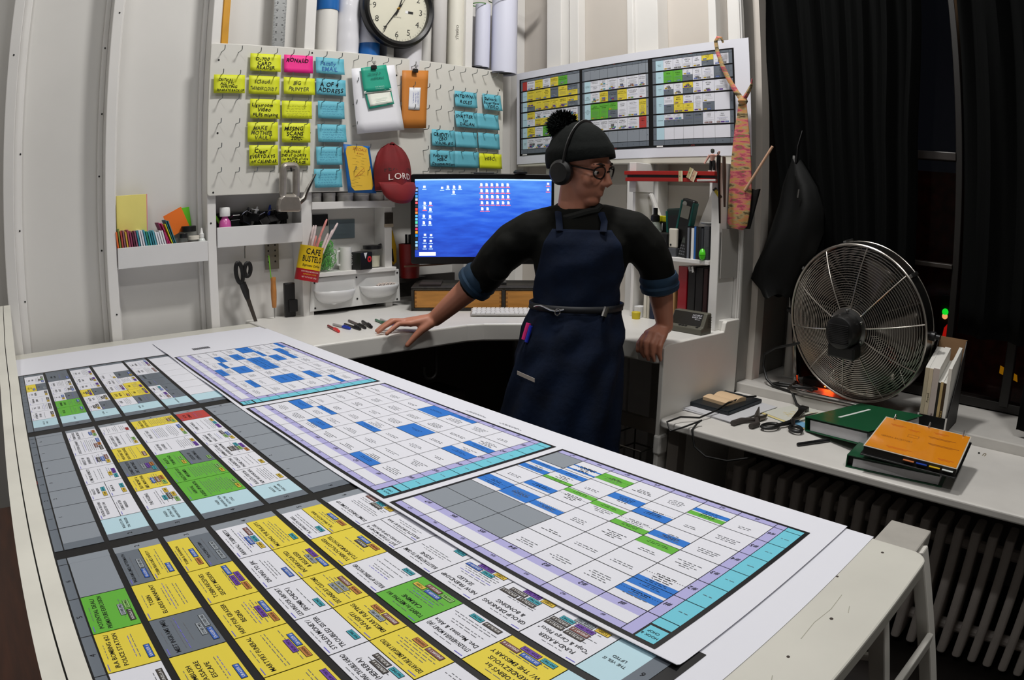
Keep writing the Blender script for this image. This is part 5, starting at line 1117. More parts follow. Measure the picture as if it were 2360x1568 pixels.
MB().lathe([(.001, -.016), (.014, -.012), (.019, 0), (.014, .012), (.001, .016)], 12, X=XF((-1.285, 2.25, 1.752))).build('knot', SM, sc, smooth=True)
MB().tube([(-1.287, 2.25, 1.742), (-1.287, 2.25, 1.71), (-1.290, 2.25, 1.65), (-1.291, 2.25, 1.589), (-1.293, 2.25, 1.50), (-1.294, 2.25, 1.42), (-1.298, 2.25, 1.35), (-1.304, 2.25, 1.30), (-1.306, 2.25, 1.283)], [.005, .006, .0085, .0105, .0125, .0135, .013, .012, .008], 16, sq=3.55).build('blade', SM, sc, smooth=True)
tag(MB().bx(-1.338, -1.318, 2.285, 2.31, 1.285, 1.425).build('pale_folder', M('b59a7c', .6)), 'pale wooden slat behind the patterned necktie', 'slat')
tag(MB().prism([(-1.262, 1.432), (-1.238, 1.428), (-1.222, 1.432), (-1.262, 1.285), (-1.276, 1.285)], -2.275, -2.262, X=frame((0, 0, 0), (1, 0, 0), (0, 0, 1))).build('black_sheath', M('070707', .6)), 'black triangular pouch behind the patterned necktie', 'pouch')
tag(MB().tube([(-1.266, 2.235, 1.424), (-1.157, 2.24, 1.584)], .0048, 8).build('wooden_dowel', M('c79f84', .5), smooth=True), 'pale wooden dowel sticking up out of the patterned necktie', 'dowel')
# ================================================================ curtains, bag, fan, window things
CUR = M('070808', .9, bump=.1, scale=40, spec=.08)
def curtain(name, label, xa, xb, y, z0, z1, folds, amp, left=None, right=None, slant=0.0):
    nx, nz = 90, 24; vs = []; fs = []
    for j in range(nz + 1):
        z = z0 + (z1 - z0) * j / nz
        a = left(z) if left else xa; b = right(z) if right else xb
        for i in range(nx + 1):
            s = i / nx
            yy = y + slant * s + amp * math.sin(folds * 2 * PI * s + .5 * math.sin(z * 1.7)) * (.6 + .4 * math.sin(7 * s + 1)) + .4 * amp * math.sin(folds * 4.3 * PI * s + 1 + z)
            vs.append((a + (b - a) * s, yy, z))
    for j in range(nz):
        for i in range(nx): a = j * (nx + 1) + i; fs.append((a, a + 1, a + nx + 2, a + nx + 1))
    return tag(MB().add(vs, fs).build(name, CUR, smooth=True, solid=.003), label, 'curtain')
lx = lambda z: -1.312 + .05 * max(0, min(1, (2.2 - z) / .6)) + (.13 * min(1, (1.6 - z) / .9) if z < 1.6 else 0)
curtain('black_curtain', 'black curtain gathered beside the corner post', -1.3, -.64, 2.455, .74, 3.5, 6, .026, lx, lambda z: -.665 - .05 * max(0, min(1, (2.2 - z) / .5)), slant=.14)
curtain('black_curtain', 'black curtain hanging right of the gap in front of the window', -.48, .9, 2.56, .98, 3.5, 9, .03, lambda z: -.512 + .005 * math.sin(z * 3), None)
curtain('black_curtain', 'black curtain hem hanging low at the far end of the sill', -.205, .35, 2.40, .722, 3.5, 4, .02, lambda z: -.205 + .0 * z, None)
# black bag hanging in front of the curtain
# (bag)
bg = thing('black_bag', 'black nylon bag hanging in front of the curtain', 'bag')
prof = [(1.545, -1.150, -1.120), (1.50, -1.165, -1.09), (1.45, -1.185, -1.05), (1.38, -1.21, -1.02), (1.30, -1.245, -1.02), (1.22, -1.275, -1.045), (1.14, -1.305, -1.085), (1.085, -1.315, -1.11), (1.05, -1.275, -1.125), (1.04, -1.245, -1.14)]
for nm, yo, sgn in (('front', 2.40, -1), ('back', 2.42, 1)):
    vs = []; fs = []; n = 26
    for j, (z, a, b) in enumerate(prof):
        for i in range(n + 1):
            s = i / n; bul = math.sin(PI * s) ** .7 * (.02 + .05 * min(1, j / 5)); fold = .010 * math.sin(11 * s + z * 9) * min(1, j / 3) + .012 * max(0, math.sin(5 * s - z * 16))
            vs.append((a + (b - a) * s, yo + sgn * (bul * (1 if sgn < 0 else .4)) - (fold if sgn < 0 else 0), z + .012 * math.sin(7 * s + j)))
    for j in range(len(prof) - 1):
        for i in range(n): a = j * (n + 1) + i; fs.append((a, a + n + 1, a + n + 2, a + 1) if sgn < 0 else (a, a + 1, a + n + 2, a + n + 1))
    MB().add(vs, fs).build('bag_' + nm, M('040505', .65, bump=.3, scale=18, spec=.2), bg, smooth=True)
MB().tube([(-1.135, 2.40, 1.54), (-1.13, 2.40, 1.60), (-1.12, 2.42, 1.66)], .008, 8, sq=.4).build('strap', BLACK, bg, smooth=True)
MB().bx(-1.146, -1.137, 2.385, 2.39, 1.535, 1.565).build('buckle', M('b8b8b8', .3, metal=.8), bg)
MB().tube([(-1.10, 2.335, 1.41), (-1.094, 2.332, 1.44)], .003, 6).build('zip_pull', CHROME, bg, smooth=True)
pp_ = tag(MB().tube([(-1.215, 2.60, .695), (-1.215, 2.60, 3.05)], .024, 14).build('white_pipe', M('a9a6a0', .45), smooth=True), 'white heating pipe rising in the window recess', 'pipe')
# metal drum fan seen from behind
N = Vector((-.12, -.97, -.14)).normalized()
RGT = Vector((0, 0, 1)).cross(N).normalized() * 1.0
FN = frame((-.842, 2.385, .990), RGT, N.cross(RGT))
fn = thing('metal_fan', 'large round chrome fan turned away, with its black motor facing the room', 'fan'); fn.matrix_world = FN
R = .277
def gz(r): return .068 * (1 - (r / R) ** 2.6) + .030
GM = M('c9c3bb', .28, metal=.95)
def ringpts(r, z, n=56): return [(r * math.cos(2 * PI * k / n), r * math.sin(2 * PI * k / n), z) for k in range(n)]
for side in (1, -1):
    for k in range(25):
        r = .074 + (R - .010 - .074) * k / 24
        MB().tube(ringpts(r, side * gz(r)), .0017, 4, closed=True).build('grille_ring', GM, fn, smooth=True)
    for k in range(10):
        a = 2 * PI * k / 10 + (.16 if side > 0 else .4); pts = []
        for t in range(10): r = .066 + (R - .066) * t / 9; pts.append((r * math.cos(a), r * math.sin(a), side * (gz(r) + .002)))
        pts.append((R * 1.004 * math.cos(a), R * 1.004 * math.sin(a), side * .008))
        MB().tube(pts, .0022, 6).build('grille_spoke', GM, fn, smooth=True)
MB().lathe([(R + .002, -.034), (R + .006, -.030), (R + .006, .030), (R + .002, .034)], 72, cap=False).build('drum_band', M('a9a6a2', .25, metal=1.0), fn, smooth=True)
for s in (1, -1): MB().tube(ringpts(R + .003, s * .032, 72), .0045, 8, closed=True).build('rim', GM, fn, smooth=True)
for k in range(5):
    a0 = 2 * PI * k / 5; vs = []; fs = []
    for i in range(7):
        r = .06 + (.24 - .06) * i / 6
        for j in range(5): a = a0 + (j - 2) * .15 * (1 + .3 * i / 6); vs.append((r * math.cos(a), r * math.sin(a), -.012 * (j - 2) + .002))
    for i in range(6):
        for j in range(4): q = i * 5 + j; fs.append((q, q + 1, q + 6, q + 5))
    MB().add(vs, fs).build('blade', M('6d6863', .3, metal=.95), fn, smooth=True, solid=.0015)
MB().lathe([(.001, -.05), (.06, -.04), (.06, .02)], 24).build('hub', STEEL, fn, smooth=True)
MB().lathe([(.072, .094), (.074, .098), (.074, .104), (.060, .106)], 32, cap=False).build('motor_plate', STEEL, fn, smooth=True)
MB().lathe([(.056, .090), (.060, .100), (.060, .150), (.054, .162), (.040, .168), (.001, .170)], 32).build('motor', M('0a0a0b', .4), fn, smooth=True)
for k in range(12): MB().bx(-.040, .040, -.036 + .006 * k, -.034 + .006 * k, .1665, .1700).build('vent_slot', M('1c1c1e', .5), fn)
MB().bx(-.055, .055, -.094, -.045, .092, .150).build('switch_box', M('0b0b0c', .4), fn, bevel=.008)
for k in range(6):
    a = 2 * PI * k / 6 + .5; MB().lathe([(.005, .10), (.005, .112), (.003, .114)], 8, X=XF((.067 * math.cos(a), .067 * math.sin(a), 0))).build('bolt', CHROME, fn, smooth=True)
for a in (1.75, 2.5, .75): MB().bx(-.006, .006, -.004, .012, -.03, .03, X=XF((0, 0, 0), rz=a - PI / 2) @ Matrix.Translation((0, R + .004, 0))).build('clip', STEEL, fn, bevel=.002)
for s in (-1, 1):
    MB().lathe([(.016, 0), (.016, .022), (.009, .026), (.009, .04)], 14, X=XF((s * (R + .004), 0, 0), ry=s * PI / 2)).build('pivot_knob', M('2a2a2c', .35, metal=.4), fn, smooth=True)
# its tubular stand, resting on the sill
SZ = .695
MB().tube([(-1.118, 2.42, .965), (-1.122, 2.43, .85), (-1.115, 2.45, SZ + .03), (-1.112, 2.47, SZ + .012), (-1.112, 2.45, SZ + .011), (-1.098, 2.37, SZ + .011), (-1.07, 2.345, SZ + .011), (-1.02, 2.338, SZ + .011), (-.62, 2.345, SZ + .011), (-.575, 2.36, SZ + .011), (-.565, 2.45, SZ + .011), (-.566, 2.46, SZ + .03), (-.567, 2.43, .85), (-.566, 2.41, .985)], .0105, 10).build('stand', M('8d8a86', .25, metal=1.0), fn, smooth=True).matrix_parent_inverse = FN.inverted()
tag(MB().tube([(-.88, 2.26, .935), (-.93, 2.32, .89), (-1.0, 2.37, .895), (-1.06, 2.39, .89), (-1.11, 2.40, .868), (-1.19, 2.40, .842), (-1.235, 2.40, .81), (-1.238, 2.40, .765), (-1.21, 2.385, .72), (-1.17, 2.37, SZ + .007), (-1.13, 2.36, SZ + .006), (-1.075, 2.345, SZ + .007), (-1.06, 2.33, BZ + .03), (-1.03, 2.30, BZ + .012), (-.985, 2.27, BZ + .008)], .0052, 8).build('fan_cable', M('0a0a0a', .5), smooth=True), 'black fan cord looping over the sill onto the bench', 'cord')
tag(MB().tube([(-1.02, 2.42, SZ + .008), (-1.10, 2.43, SZ + .012), (-1.17, 2.42, SZ + .010), (-1.185, 2.39, SZ + .008), (-1.13, 2.375, SZ + .014), (-1.06, 2.40, SZ + .016), (-1.01, 2.43, SZ + .014), (-1.08, 2.46, SZ + .012)], .0055, 8).build('coiled_cord', M('0a0a0a', .5), smooth=True), 'coiled black cord on the sill behind the fan stand', 'cord')
tag(MB().bx(-1.000, -.965, 2.245, 2.275, BZ, BZ + .022).build('cord_plug', M('0c0c0c', .4), bevel=.005), 'black plug end lying by the scissors', 'plug')
pw = thing('glow_strip', 'added dark strip glowing orange behind the fan to tint the sill', 'glow source', (-.99, 2.53, SZ)); MB().bx(-.12, .12, -.02, .02, 0, .03).build('case', M('1a1a1a', .5), pw, bevel=.004); MB().bx(-.02, .02, -.0225, -.0195, .008, .026).build('glow_face', M('ff4a16', .5, emit=26.0), pw)  # unseen strip and lit face, added to cast the orange glow on the sill
# magazine file on the sill
mf = thing('magazine_file', 'dark magazine file box standing on the sill', 'file box')
KR = M('8a6a4a', .7)
MB().prism([(2.258, SZ), (2.258, .748), (2.270, .752), (2.43, .978), (2.44, .982), (2.44, SZ)], 0, .003, X=frame((-.5485, 0, 0), (0, 1, 0), (0, 0, 1))).build('side', M('1d1a19', .5), mf)
MB().prism([(2.258, SZ), (2.258, .748), (2.270, .752), (2.43, .978), (2.44, .982), (2.44, SZ)], 0, .003, X=frame((-.4425, 0, 0), (0, 1, 0), (0, 0, 1))).build('side', M('1d1a19', .5), mf)
MB().bx(-.5485, -.4395, 2.437, 2.440, SZ, .982).build('back', KR, mf); MB().bx(-.5485, -.4395, 2.256, 2.259, SZ, .748).build('front', M('0b0b0c', .4), mf); MB().bx(-.5485, -.4395, 2.258, 2.44, SZ, SZ + .003).build('bottom', KR, mf)
for x in (-.5485, -.4455): MB().bx(x, x + .006, 2.2545, 2.2575, .70, .750).build('corner', M('c9c6c0', .4), mf)
x = -.544
for w_, h, c, tx, lb in ((.014, .205, 'b0a48c', '', 'tan magazine at the left of the file box'), (.014, .205, 'c2b49a', 'Powell', 'cream magazine marked on its spine'), (.022, .208, 'b5a9a2', 'Cinema', 'thick curling magazine in the file box'), (.008, .165, '1c1a14', '', 'thin dark booklet in the file box'), (.010, .168, 'b8a070', 'NOTES', 'short yellowish booklet in the file box'), (.010, .166, '3a2a18', 'THE TUNNELS', 'short brown booklet in the file box'), (.012, .215, 'd8d4cc', '', 'tall white magazine with a dark blue cover')):
    o = thing('magazine', lb, 'magazine', (x, 2.264, SZ + .004), group='magazines in the file box'); x += w_ + .0008
    MB().prism([(0, 0), (.0, h - .006), (.006, h), (.145, h + .045), (.150, h + .03), (.150, 0)], 0, w_, X=frame((0, 0, 0), (0, 1, 0), (0, 0, 1))).build('pages', [M('d0cec8', .6)], o)
    MB().bx(0, w_, -.0012, 0, 0, h - .004).build('spine', M(c, .5, var=.08), o)
    if tx: m_ = MB(); m_.text(tx, frame((w_ * .75, -.0018, .02 if tx != 'Powell' else .09), (0, 0, 1), (-1, 0, 0)), min(.012, w_ * .8), align='L', width=h * .5); m_.build('spine_text', M('3a1a1a' if tx == 'Cinema' else '16120e', .6) if 'brown' not in lb else M('c8a860', .6), o)
# binders on the bench
def ringbinder(name, lab, loc, rot, L, W_, H, cov, label=False):
    o = thing(name, lab, 'binder'); o.matrix_world = Matrix.Translation(loc) @ rot
    MB().bx(0, L, 0, W_, 0, .003).build('lower_cover', cov, o, bevel=.001); MB().bx(0, L, 0, W_, H - .003, H).build('upper_cover', cov, o, bevel=.001)
    MB().bx(0, .003, 0, W_, 0, H).build('spine', cov, o, bevel=.001); MB().bx(.02, L - .012, .006, W_ - .006, .004, H - .010).build('pages', M('c9c8cc', .7, var=.1, scale=60, stretch=(1, 1, 40)), o)
    MB().bx(.003, .02, .02, W_ - .02, .003, H - .004).build('ring_plate', M('15171a', .4), o)
    if label: MB().bx(L * .30, L * .345, W_ * .25, W_ * .80, H, H + .0005).build('label_strip', M('d8dcd8', .5), o)
    return o
GRN = M('064a2a', .4, var=.08, scale=12, bump=.06, bscale=150)
RZ = lambda d: Matrix.Rotation(math.radians(d), 4, 'Z')
ringbinder('ring_binder', 'green ring binder with a white label strip beside the fan', (-.880, 2.056, BZ + .003), RZ(-21) @ Matrix.Rotation(math.radians(-6.6), 4, 'Y') @ Matrix.Rotation(math.radians(2), 4, 'X'), .285, .285, .048, GRN, True)
ringbinder('ring_binder', 'green ring binder lying under the open orange one', (-.642, 1.842, BZ), RZ(6), .30, .26, .038, M('0a4a2c', .35, coat=.3))
ob = thing('open_binder', 'open black binder showing an orange title page on the bench', 'binder')
FO = Matrix.Translation((-.592, 1.836, .740)) @ RZ(2.6) @ Matrix.Rotation(math.radians(7.6), 4, 'X') @ Matrix.Rotation(math.radians(1.5), 4, 'Y'); ob.matrix_world = FO
Wd, Dp = .286, .225
MB().bx(-.006, Wd + .006, -.012, Dp + .012, -.026, -.022).build('cover', BLACK, ob, bevel=.002)
MB().bx(0, Wd, 0, Dp, -.022, -.002).build('pages', M('3c3a38', .6, var=.3, scale=80, stretch=(1, 1, 50)), ob)
MB().bx(-.002, Wd + .002, -.002, Dp + .002, -.002, -.0005).build('plastic_sleeve', M('c9c4b8', .2), ob)
MB().bx(.002, Wd - .002, .002, Dp - .004, -.0005, .0006).build('orange_page', M('df8a1e', .12, coat=.6, var=.04), ob)
m_ = MB(); m_.text('HERRERA BACKSTORY', Matrix.Translation((.075, .085, .0009)), .015, 0, align='C', width=.10)
for u, v, L, k in ((.03, .18, .05, 1), (.09, .17, .04, 1), (.16, .155, .09, 0), (.17, .19, .05, 1), (.17, .11, .1, 0), (.06, .03, .08, 1), (.22, .03, .05, 1)): m_.bx(u, u + L, v, v + .0025, .0006, .0009, k).bx(u + .006, u + L * .8, v - .006, v - .004, .0006, .0009, k)
for u0, u1, v0, v1 in ((.10, .135, .12, .121), (.10, .135, .137, .138), (.10, .101, .12, .138), (.134, .135, .12, .138)): m_.bx(u0, u1, v0, v1, .0006, .0009, 0)
m_.build('print', [M('8a4a10', .5), M('c25a14', .5)], ob)
for u in (.03, .146, .262): MB().tube([(u, Dp - .012, -.004), (u, Dp - .010, .008), (u, Dp + .0, .014), (u, Dp + .010, .008), (u, Dp + .010, -.01)], .002, 8).build('ring', CHROME, ob, smooth=True)
for k, c in enumerate(('c9784a', '2a4aa8', 'd8b42a', 'd8dcd8')): MB().bx(.125 + .04 * k, .158 + .04 * k, -.008, .0, -.012, -.010).build('index_tab', M(c, .4), ob)
# notebook, portfolio and papers by the end panel
for i, (a, lb) in enumerate(((.0, 'lowest white sheet under the dark portfolio'), (.04, 'second white sheet under the dark portfolio'), (-.05, 'third white sheet, turned slightly, under the dark portfolio'))):
    o = tag(MB().bx(-.105, .105, -.14, .14, 0, .0025).build('loose_sheet', M('c6c6ca', .6)), lb, 'paper', 'papers under the portfolio'); o.matrix_world = XF((-1.205 + .006 * i, 2.10, BZ + .0026 * i), rz=-.05 + a)
o = thing('dark_portfolio', 'dark blue-black portfolio under the cream notebook', 'portfolio'); o.matrix_world = XF((-1.228, 2.120, BZ + .0085), rz=-.03)
MB().bx(-.082, .082, -.115, .115, 0, .014).build('cover', M('10191f', .35), o, bevel=.003); MB().bx(-.079, .083, -.112, .112, .003, .011).build('pages', M('2a3238', .6), o)
nb = thing('cream_notebook', 'small open cream notebook lying on the dark portfolio', 'notebook'); nb.matrix_world = XF((-1.235, 2.115, BZ + .0228), rz=-.12)
for s in (-1, 1):
    vs = []; fs = []
    for i in range(9):
        t = i / 8; y = s * .0005 + s * .060 * t; z = .016 - .012 * (2 * t - 1) ** 2 * .4 - .004 * (1 - t) ** 4
        vs += [(-.052, y, 0), (.052, y, 0), (.052, y, z), (-.052, y, z)]
    for i in range(8):
        a = 4 * i; b = a + 4; fs += [(a, b, b + 1, a + 1), (a + 1, b + 1, b + 2, a + 2), (a + 2, b + 2, b + 3, a + 3), (a + 3, b + 3, b, a)]
    fs += [(0, 1, 2, 3), (32, 35, 34, 33)]
    MB().add(vs, fs).build('page_block', M('d3b591', .7, var=.05), nb, smooth=True)
tag(MB().tube([(-1.165, 2.225, BZ + .03), (-1.185, 2.17, BZ + .033), (-1.19, 2.06, BZ + .032), (-1.19, 1.98, BZ + .02), (-1.20, 1.90, BZ + .012), (-1.235, 1.84, BZ + .02), (-1.25, 1.785, BZ + .012), (-1.225, 1.77, BZ - .01), (-1.19, 1.80, BZ + .006), (-1.165, 1.86, BZ + .02), (-1.17, 1.84, BZ + .012), (-1.165, 1.806, BZ), (-1.155, 1.80, .64), (-1.145, 1.80, .61), (-1.10, 1.80, .59), (-1.02, 1.80, .596), (-.96, 1.82, .615), (-.92, 1.9, .625)], .0032, 8).build('audio_cable', M('0a0a0a', .45), smooth=True), 'thin black cable looping off the bench edge', 'cable')
# pliers, scissors, marker, drawing
dr = thing('child_drawing', 'drawing with yellow scribbles and a blue patch under the scissors', 'paper'); dr.matrix_world = XF((-.955, 2.205, BZ), rz=-.30)
MB().bx(-.115, .10, -.10, .10, .003, .0045).build('sheet', M('c9c9bf', .6), dr); MB().bx(.02, .10, -.10, -.055, .0045, .0049).build('blue_patch', M('6fa3c6', .6), dr)
m_ = MB()
for k in range(26): a = Vector((rnd.uniform(-.08, .05), rnd.uniform(-.05, .08), .0047)); b = a + Vector((rnd.uniform(-.05, .05), rnd.uniform(-.03, .03), 0)); m_.tube([a, b], .0004, 4)
m_.build('yellow_scribble', M('d3b63a', .6), dr)
for k, (c, nm) in enumerate((('1a2024', 'black'), ('7fb4cc', 'pale blue'), ('d8c88a', 'cream'))):
    o = tag(MB().bx(-.12, .095, -.105, .095, 0, .0009).build('colored_sheet', M(c, .6)), '%s sheet sticking out under the yellow drawing' % nm, 'paper', 'sheets under the drawing'); o.matrix_world = XF((-.958 + .002 * k, 2.198, BZ + .001 * k), rz=-.36 + .03 * k)
pl_ = thing('pliers', 'grey-handled pliers lying open on the bench', 'pliers')
MB().tube([(-1.092, 1.935, BZ + .010), (-1.085, 1.985, BZ + .010), (-1.06, 2.02, BZ + .010), (-1.055, 2.045, BZ + .010)], [.009, .010, .007, .007], 10).build('handle', M('3c3634', .5), pl_, smooth=True)
MB().tube([(-1.030, 1.950, BZ + .010), (-1.026, 1.99, BZ + .010), (-1.045, 2.02, BZ + .010), (-1.058, 2.045, BZ + .010)], [.009, .010, .007, .007], 10).build('handle', M('3c3634', .5), pl_, smooth=True)
MB().tube([(-1.056, 2.04, BZ + .010), (-1.075, 2.075, BZ + .010), (-1.12, 2.17, BZ + .010)], [.011, .010, .002], 8).build('jaw', M('6a635c', .35, metal=.8), pl_, smooth=True)
MB().tube([(-1.052, 2.04, BZ + .010), (-1.045, 2.07, BZ + .010), (-1.05, 2.10, BZ + .012)], [.010, .008, .003], 8).build('jaw', M('6a635c', .35, metal=.8), pl_, smooth=True)
ss = thing('bench_scissors', 'black-handled scissors lying open on the drawing', 'scissors'); FS = frame((-.952, 2.08, BZ + .012), (1, 0, 0), (0, 1, 0)); F = FS
ring(-.028, -.085, .020, .034, .006, ss, -.35, FF=FS); ring(.050, -.050, .020, .030, .006, ss, .75, FF=FS)
MB().tube([(-.012, -.055, 0), (.004, -.02, .002), (.008, .01, .003)], [.006, .008, .007], 8, X=FS).build('shank', BLACK, ss, smooth=True); MB().tube([(.032, -.03, 0), (.018, -.01, .004), (.006, .012, .005)], [.006, .008, .007], 8, X=FS).build('shank', BLACK, ss, smooth=True)
MB().prism([(.0, .0), (.018, .006), (-.012, .155), (-.040, .165)], .003, .005, X=FS).build('blade', M('3c3936', .25, metal=.9), ss); MB().prism([(-.002, .008), (.012, -.004), (.040, .155), (.022, .12)], .006, .008, X=FS).build('blade', M('8a847c', .25, metal=.9), ss)
MB().lathe([(.005, .008), (.005, .011), (.002, .012)], 10, X=FS @ Matrix.Translation((.006, .01, 0))).build('pivot', CHROME, ss, smooth=True)
mk = thing('black_marker', 'black marker lying in front of the green binder', 'marker'); d = Vector((.062, .115, 0)); mk.matrix_world = Matrix.Translation((-.835, 1.905, BZ + .006)) @ d.to_track_quat('Z', 'Y').to_matrix().to_4x4()
MB().lathe([(.001, 0), (.005, .001), (.006, .006), (.006, .075)], 12, cap=False).build('barrel', M('101012', .3), mk, smooth=True); MB().lathe([(.0066, .07), (.0066, .125), (.004, .13), (.001, .131)], 12).build('cap', M('17171a', .3), mk, smooth=True)
sn = thing('safety_pin', 'tiny safety pin and bead lying alone on the bench', 'safety pin', (-.30, 2.255, BZ)); MB().tube([(.01, -.012, .0015), (.012, .01, .0015), (.016, .014, .0015), (.020, .010, .0015), (.018, -.014, .0015)], .0009, 6).build('pin', M('b0a070', .3, metal=.8), sn, smooth=True); MB().lathe([(.001, 0), (.0035, .001), (.0035, .004), (.001, .005)], 10, X=XF((-.005, .0, 0))).build('bead', BLACK, sn, smooth=True)
# night outside: a traffic light, red banner, lit patch
tl_ = thing('signal_lamp', 'round green and amber lamp glowing in the dark window', 'lamp', (-.746, 3.40, .945))
MB().bx(-.03, .03, .01, .05, -1.2, .08).build('post', M('050505', .7), tl_); MB().lathe([(.001, .017), (.012, .012), (.017, 0), (.001, 0)], 16, X=XF((0, 0, .004), rx=PI / 2)).build('green_lamp', M('12d92a', .5, emit=1.2), tl_, smooth=True); MB().lathe([(.001, .012), (.012, .008), (.015, 0), (.001, 0)], 16, X=XF((0, 0, -.016), rx=PI / 2)).build('amber_lamp', M('ffb070', .5, emit=1.0), tl_, smooth=True)
tag(MB().prism([(-.728, .83), (-.70, .83), (-.69, .91), (-.70, .915), (-.72, .89)], -3.30, -3.29, X=frame((0, 0, 0), (1, 0, 0), (0, 0, 1))).build('red_sign', M('d81a12', .5, emit=.5)), 'small red lit shape outside below the green lamp', 'sign')
MB().bx(-.713, -.710, 3.29, 3.30, 0, .85).build('post', DARK, bpy.data.objects['red_sign'])
tag(MB().prism([(-.424, .745), (-.330, .715), (-.323, .685), (-.424, .71)], -3.40, -3.39, X=frame((0, 0, 0), (1, 0, 0), (0, 0, 1))).build('orange_sign', M('c8860e', .5, emit=.35)), 'orange lit sign low outside the window', 'sign')
MB().bx(-.38, -.376, 3.39, 3.40, 0, .70).build('post', DARK, bpy.data.objects['orange_sign'])
# ================================================================ the person standing in the corner of the desk
OP = Vector((-1.5, 1.61, 0)); RV = Vector((.731, .682, 0)).normalized(); FV = Vector((.682, -.731, 0)).normalized()
def P(a, f, z): return OP + RV * a + FV * f + Vector((0, 0, z))
PT = frame(OP, RV, -FV)          # local x = image right, local y = away from the camera
def sph(mb, c, r, n=12, X=None, sc=(1, 1, 1)):
    pr = [(max(1e-4, r * math.sin(PI * k / n)), -r * math.cos(PI * k / n)) for k in range(n + 1)]
    T_ = (X if X is not None else Matrix.Identity(4)) @ Matrix.Translation(c) @ Matrix.Diagonal((*sc, 1))
    mb.lathe(pr, 2 * n, X=T_)
def limb(mb, pts, rs, n=14, sq=1.0):
    """capsule chain: tube plus a ball at every joint"""
    P2 = []; R2 = []
    for i in range(len(pts) - 1):
        for k in range(4): t = k / 4; P2.append(Vector(pts[i]).lerp(Vector(pts[i + 1]), t)); R2.append(rs[i] * (1 - t) + rs[i + 1] * t)
    P2.append(Vector(pts[-1])); R2.append(rs[-1])
    mb.tube(P2, R2, n, sq=sq)
    for p, r in zip(pts, rs): sph(mb, Vector(p), r * .99, 8)
def fuse(mb, name, mat, par, vox, smooth=6):
    o = mb.build(name, mat, par)
    md = o.modifiers.new('fuse', 'REMESH'); md.mode = 'VOXEL'; md.voxel_size = vox; md.use_smooth_shade = True
    ms = o.modifiers.new('relax', 'SMOOTH'); ms.iterations = smooth; ms.factor = .5
    return o
pe = thing('person', 'person in a black pompom beanie, headphones and denim apron leaning on the desk', 'person')
SKN = M('b87a62', .5, var=.08, scale=14, bump=.05)
HM = PT @ Matrix.Translation((.008, .0, 1.472)) @ Matrix.Rotation(math.radians(-122), 4, 'Z') @ Matrix.Rotation(math.radians(-14), 4, 'X') @ Matrix.Rotation(math.radians(4), 4, 'Y')
b = MB()
# head (local: y = face forward, z up)
sph(b, (0, -.008, .012), .1, 14, HM, (.76, .96, .98)); sph(b, (0, .030, -.045), .07, 12, HM, (.82, .86, .95)); sph(b, (0, .058, -.092), .032, 10, HM, (1.05, .8, .75))
sph(b, (0, .068, .018), .045, 10, HM, (1.25, .55, .5)); sph(b, (.034, .055, -.028), .03, 10, HM, (1, .8, .9)); sph(b, (-.034, .055, -.028), .03, 10, HM, (1, .8, .9))
b.tube([HM @ Vector((0, .086, .014)), HM @ Vector((0, .096, -.008)), HM @ Vector((0, .108, -.030)), HM @ Vector((0, .098, -.040))], [.008, .009, .012, .009], 10)
sph(b, (.010, .094, -.036), .008, 8, HM); sph(b, (-.010, .094, -.036), .008, 8, HM)
b.tube([HM @ Vector((-.022, .078, -.063)), HM @ Vector((0, .091, -.060)), HM @ Vector((.022, .078, -.063))], [.003, .0065, .003], 8)
b.tube([HM @ Vector((-.018, .078, -.072)), HM @ Vector((0, .089, -.072)), HM @ Vector((.018, .078, -.072))], [.003, .007, .003], 8)
for s in (-1, 1): sph(b, (s * .076, -.012, -.012), .026, 8, HM, (.35, .8, 1.2))
# neck, trunk, legs
limb(b, [P(-.005, -.012, 1.40), P(-.012, -.022, 1.33), P(-.002, -.03, 1.27)], [.054, .055, .062])
limb(b, [P(.012, -.025, 1.20), P(.012, -.02, 1.12), P(.005, -.01, 1.0), P(-.01, 0, .93)], [.085, .085, .085, .088])
limb(b, [P(-.13, -.02, 1.255), P(.155, -.02, 1.262)], [.05, .05])
for s in (-1, 1): limb(b, [P(s * .075 - .01, 0, .90), P(s * .10 - .01, .03, .50), P(s * .11 - .02, -.02, .09), P(s * .12 - .02, .09, .04)], [.068, .055, .045, .035])
# arms
ELR, WRR = Vector((-1.795, 1.492, 1.120)), Vector((-1.972, 1.405, .952))
ELL, WRL = P(.262, -.05, 1.125), Vector((-1.343, 1.872, .962))
limb(b, [P(-.165, -.02, 1.26), P(-.245, -.055, 1.19), ELR], [.056, .050, .044]); limb(b, [ELR, ELR.lerp(WRR, .35), ELR.lerp(WRR, .75), WRR], [.043, .043, .034, .028])
limb(b, [P(.19, -.02, 1.265), P(.235, -.03, 1.19), ELL], [.056, .048, .042]); limb(b, [ELL, ELL.lerp(WRL, .35), ELL.lerp(WRL, .75), WRL], [.042, .041, .033, .028])
def hand(b, wrist, mcps, fingers, thumb, fr=.0092):
    for m in mcps: limb(b, [wrist, Vector(wrist).lerp(Vector(m), .5), m], [.021, .0165, .0125], 10)
    for i in range(3): limb(b, [mcps[i], mcps[i + 1]], [.0115, .0115], 8)
    for m, pts in zip(mcps, fingers): limb(b, [m] + pts, [.0112, .0098, .0088, .0072][:len(pts) + 1], 10)
    limb(b, thumb, [.018, .0145, .0115, .0090][:len(thumb)], 10)
V = Vector
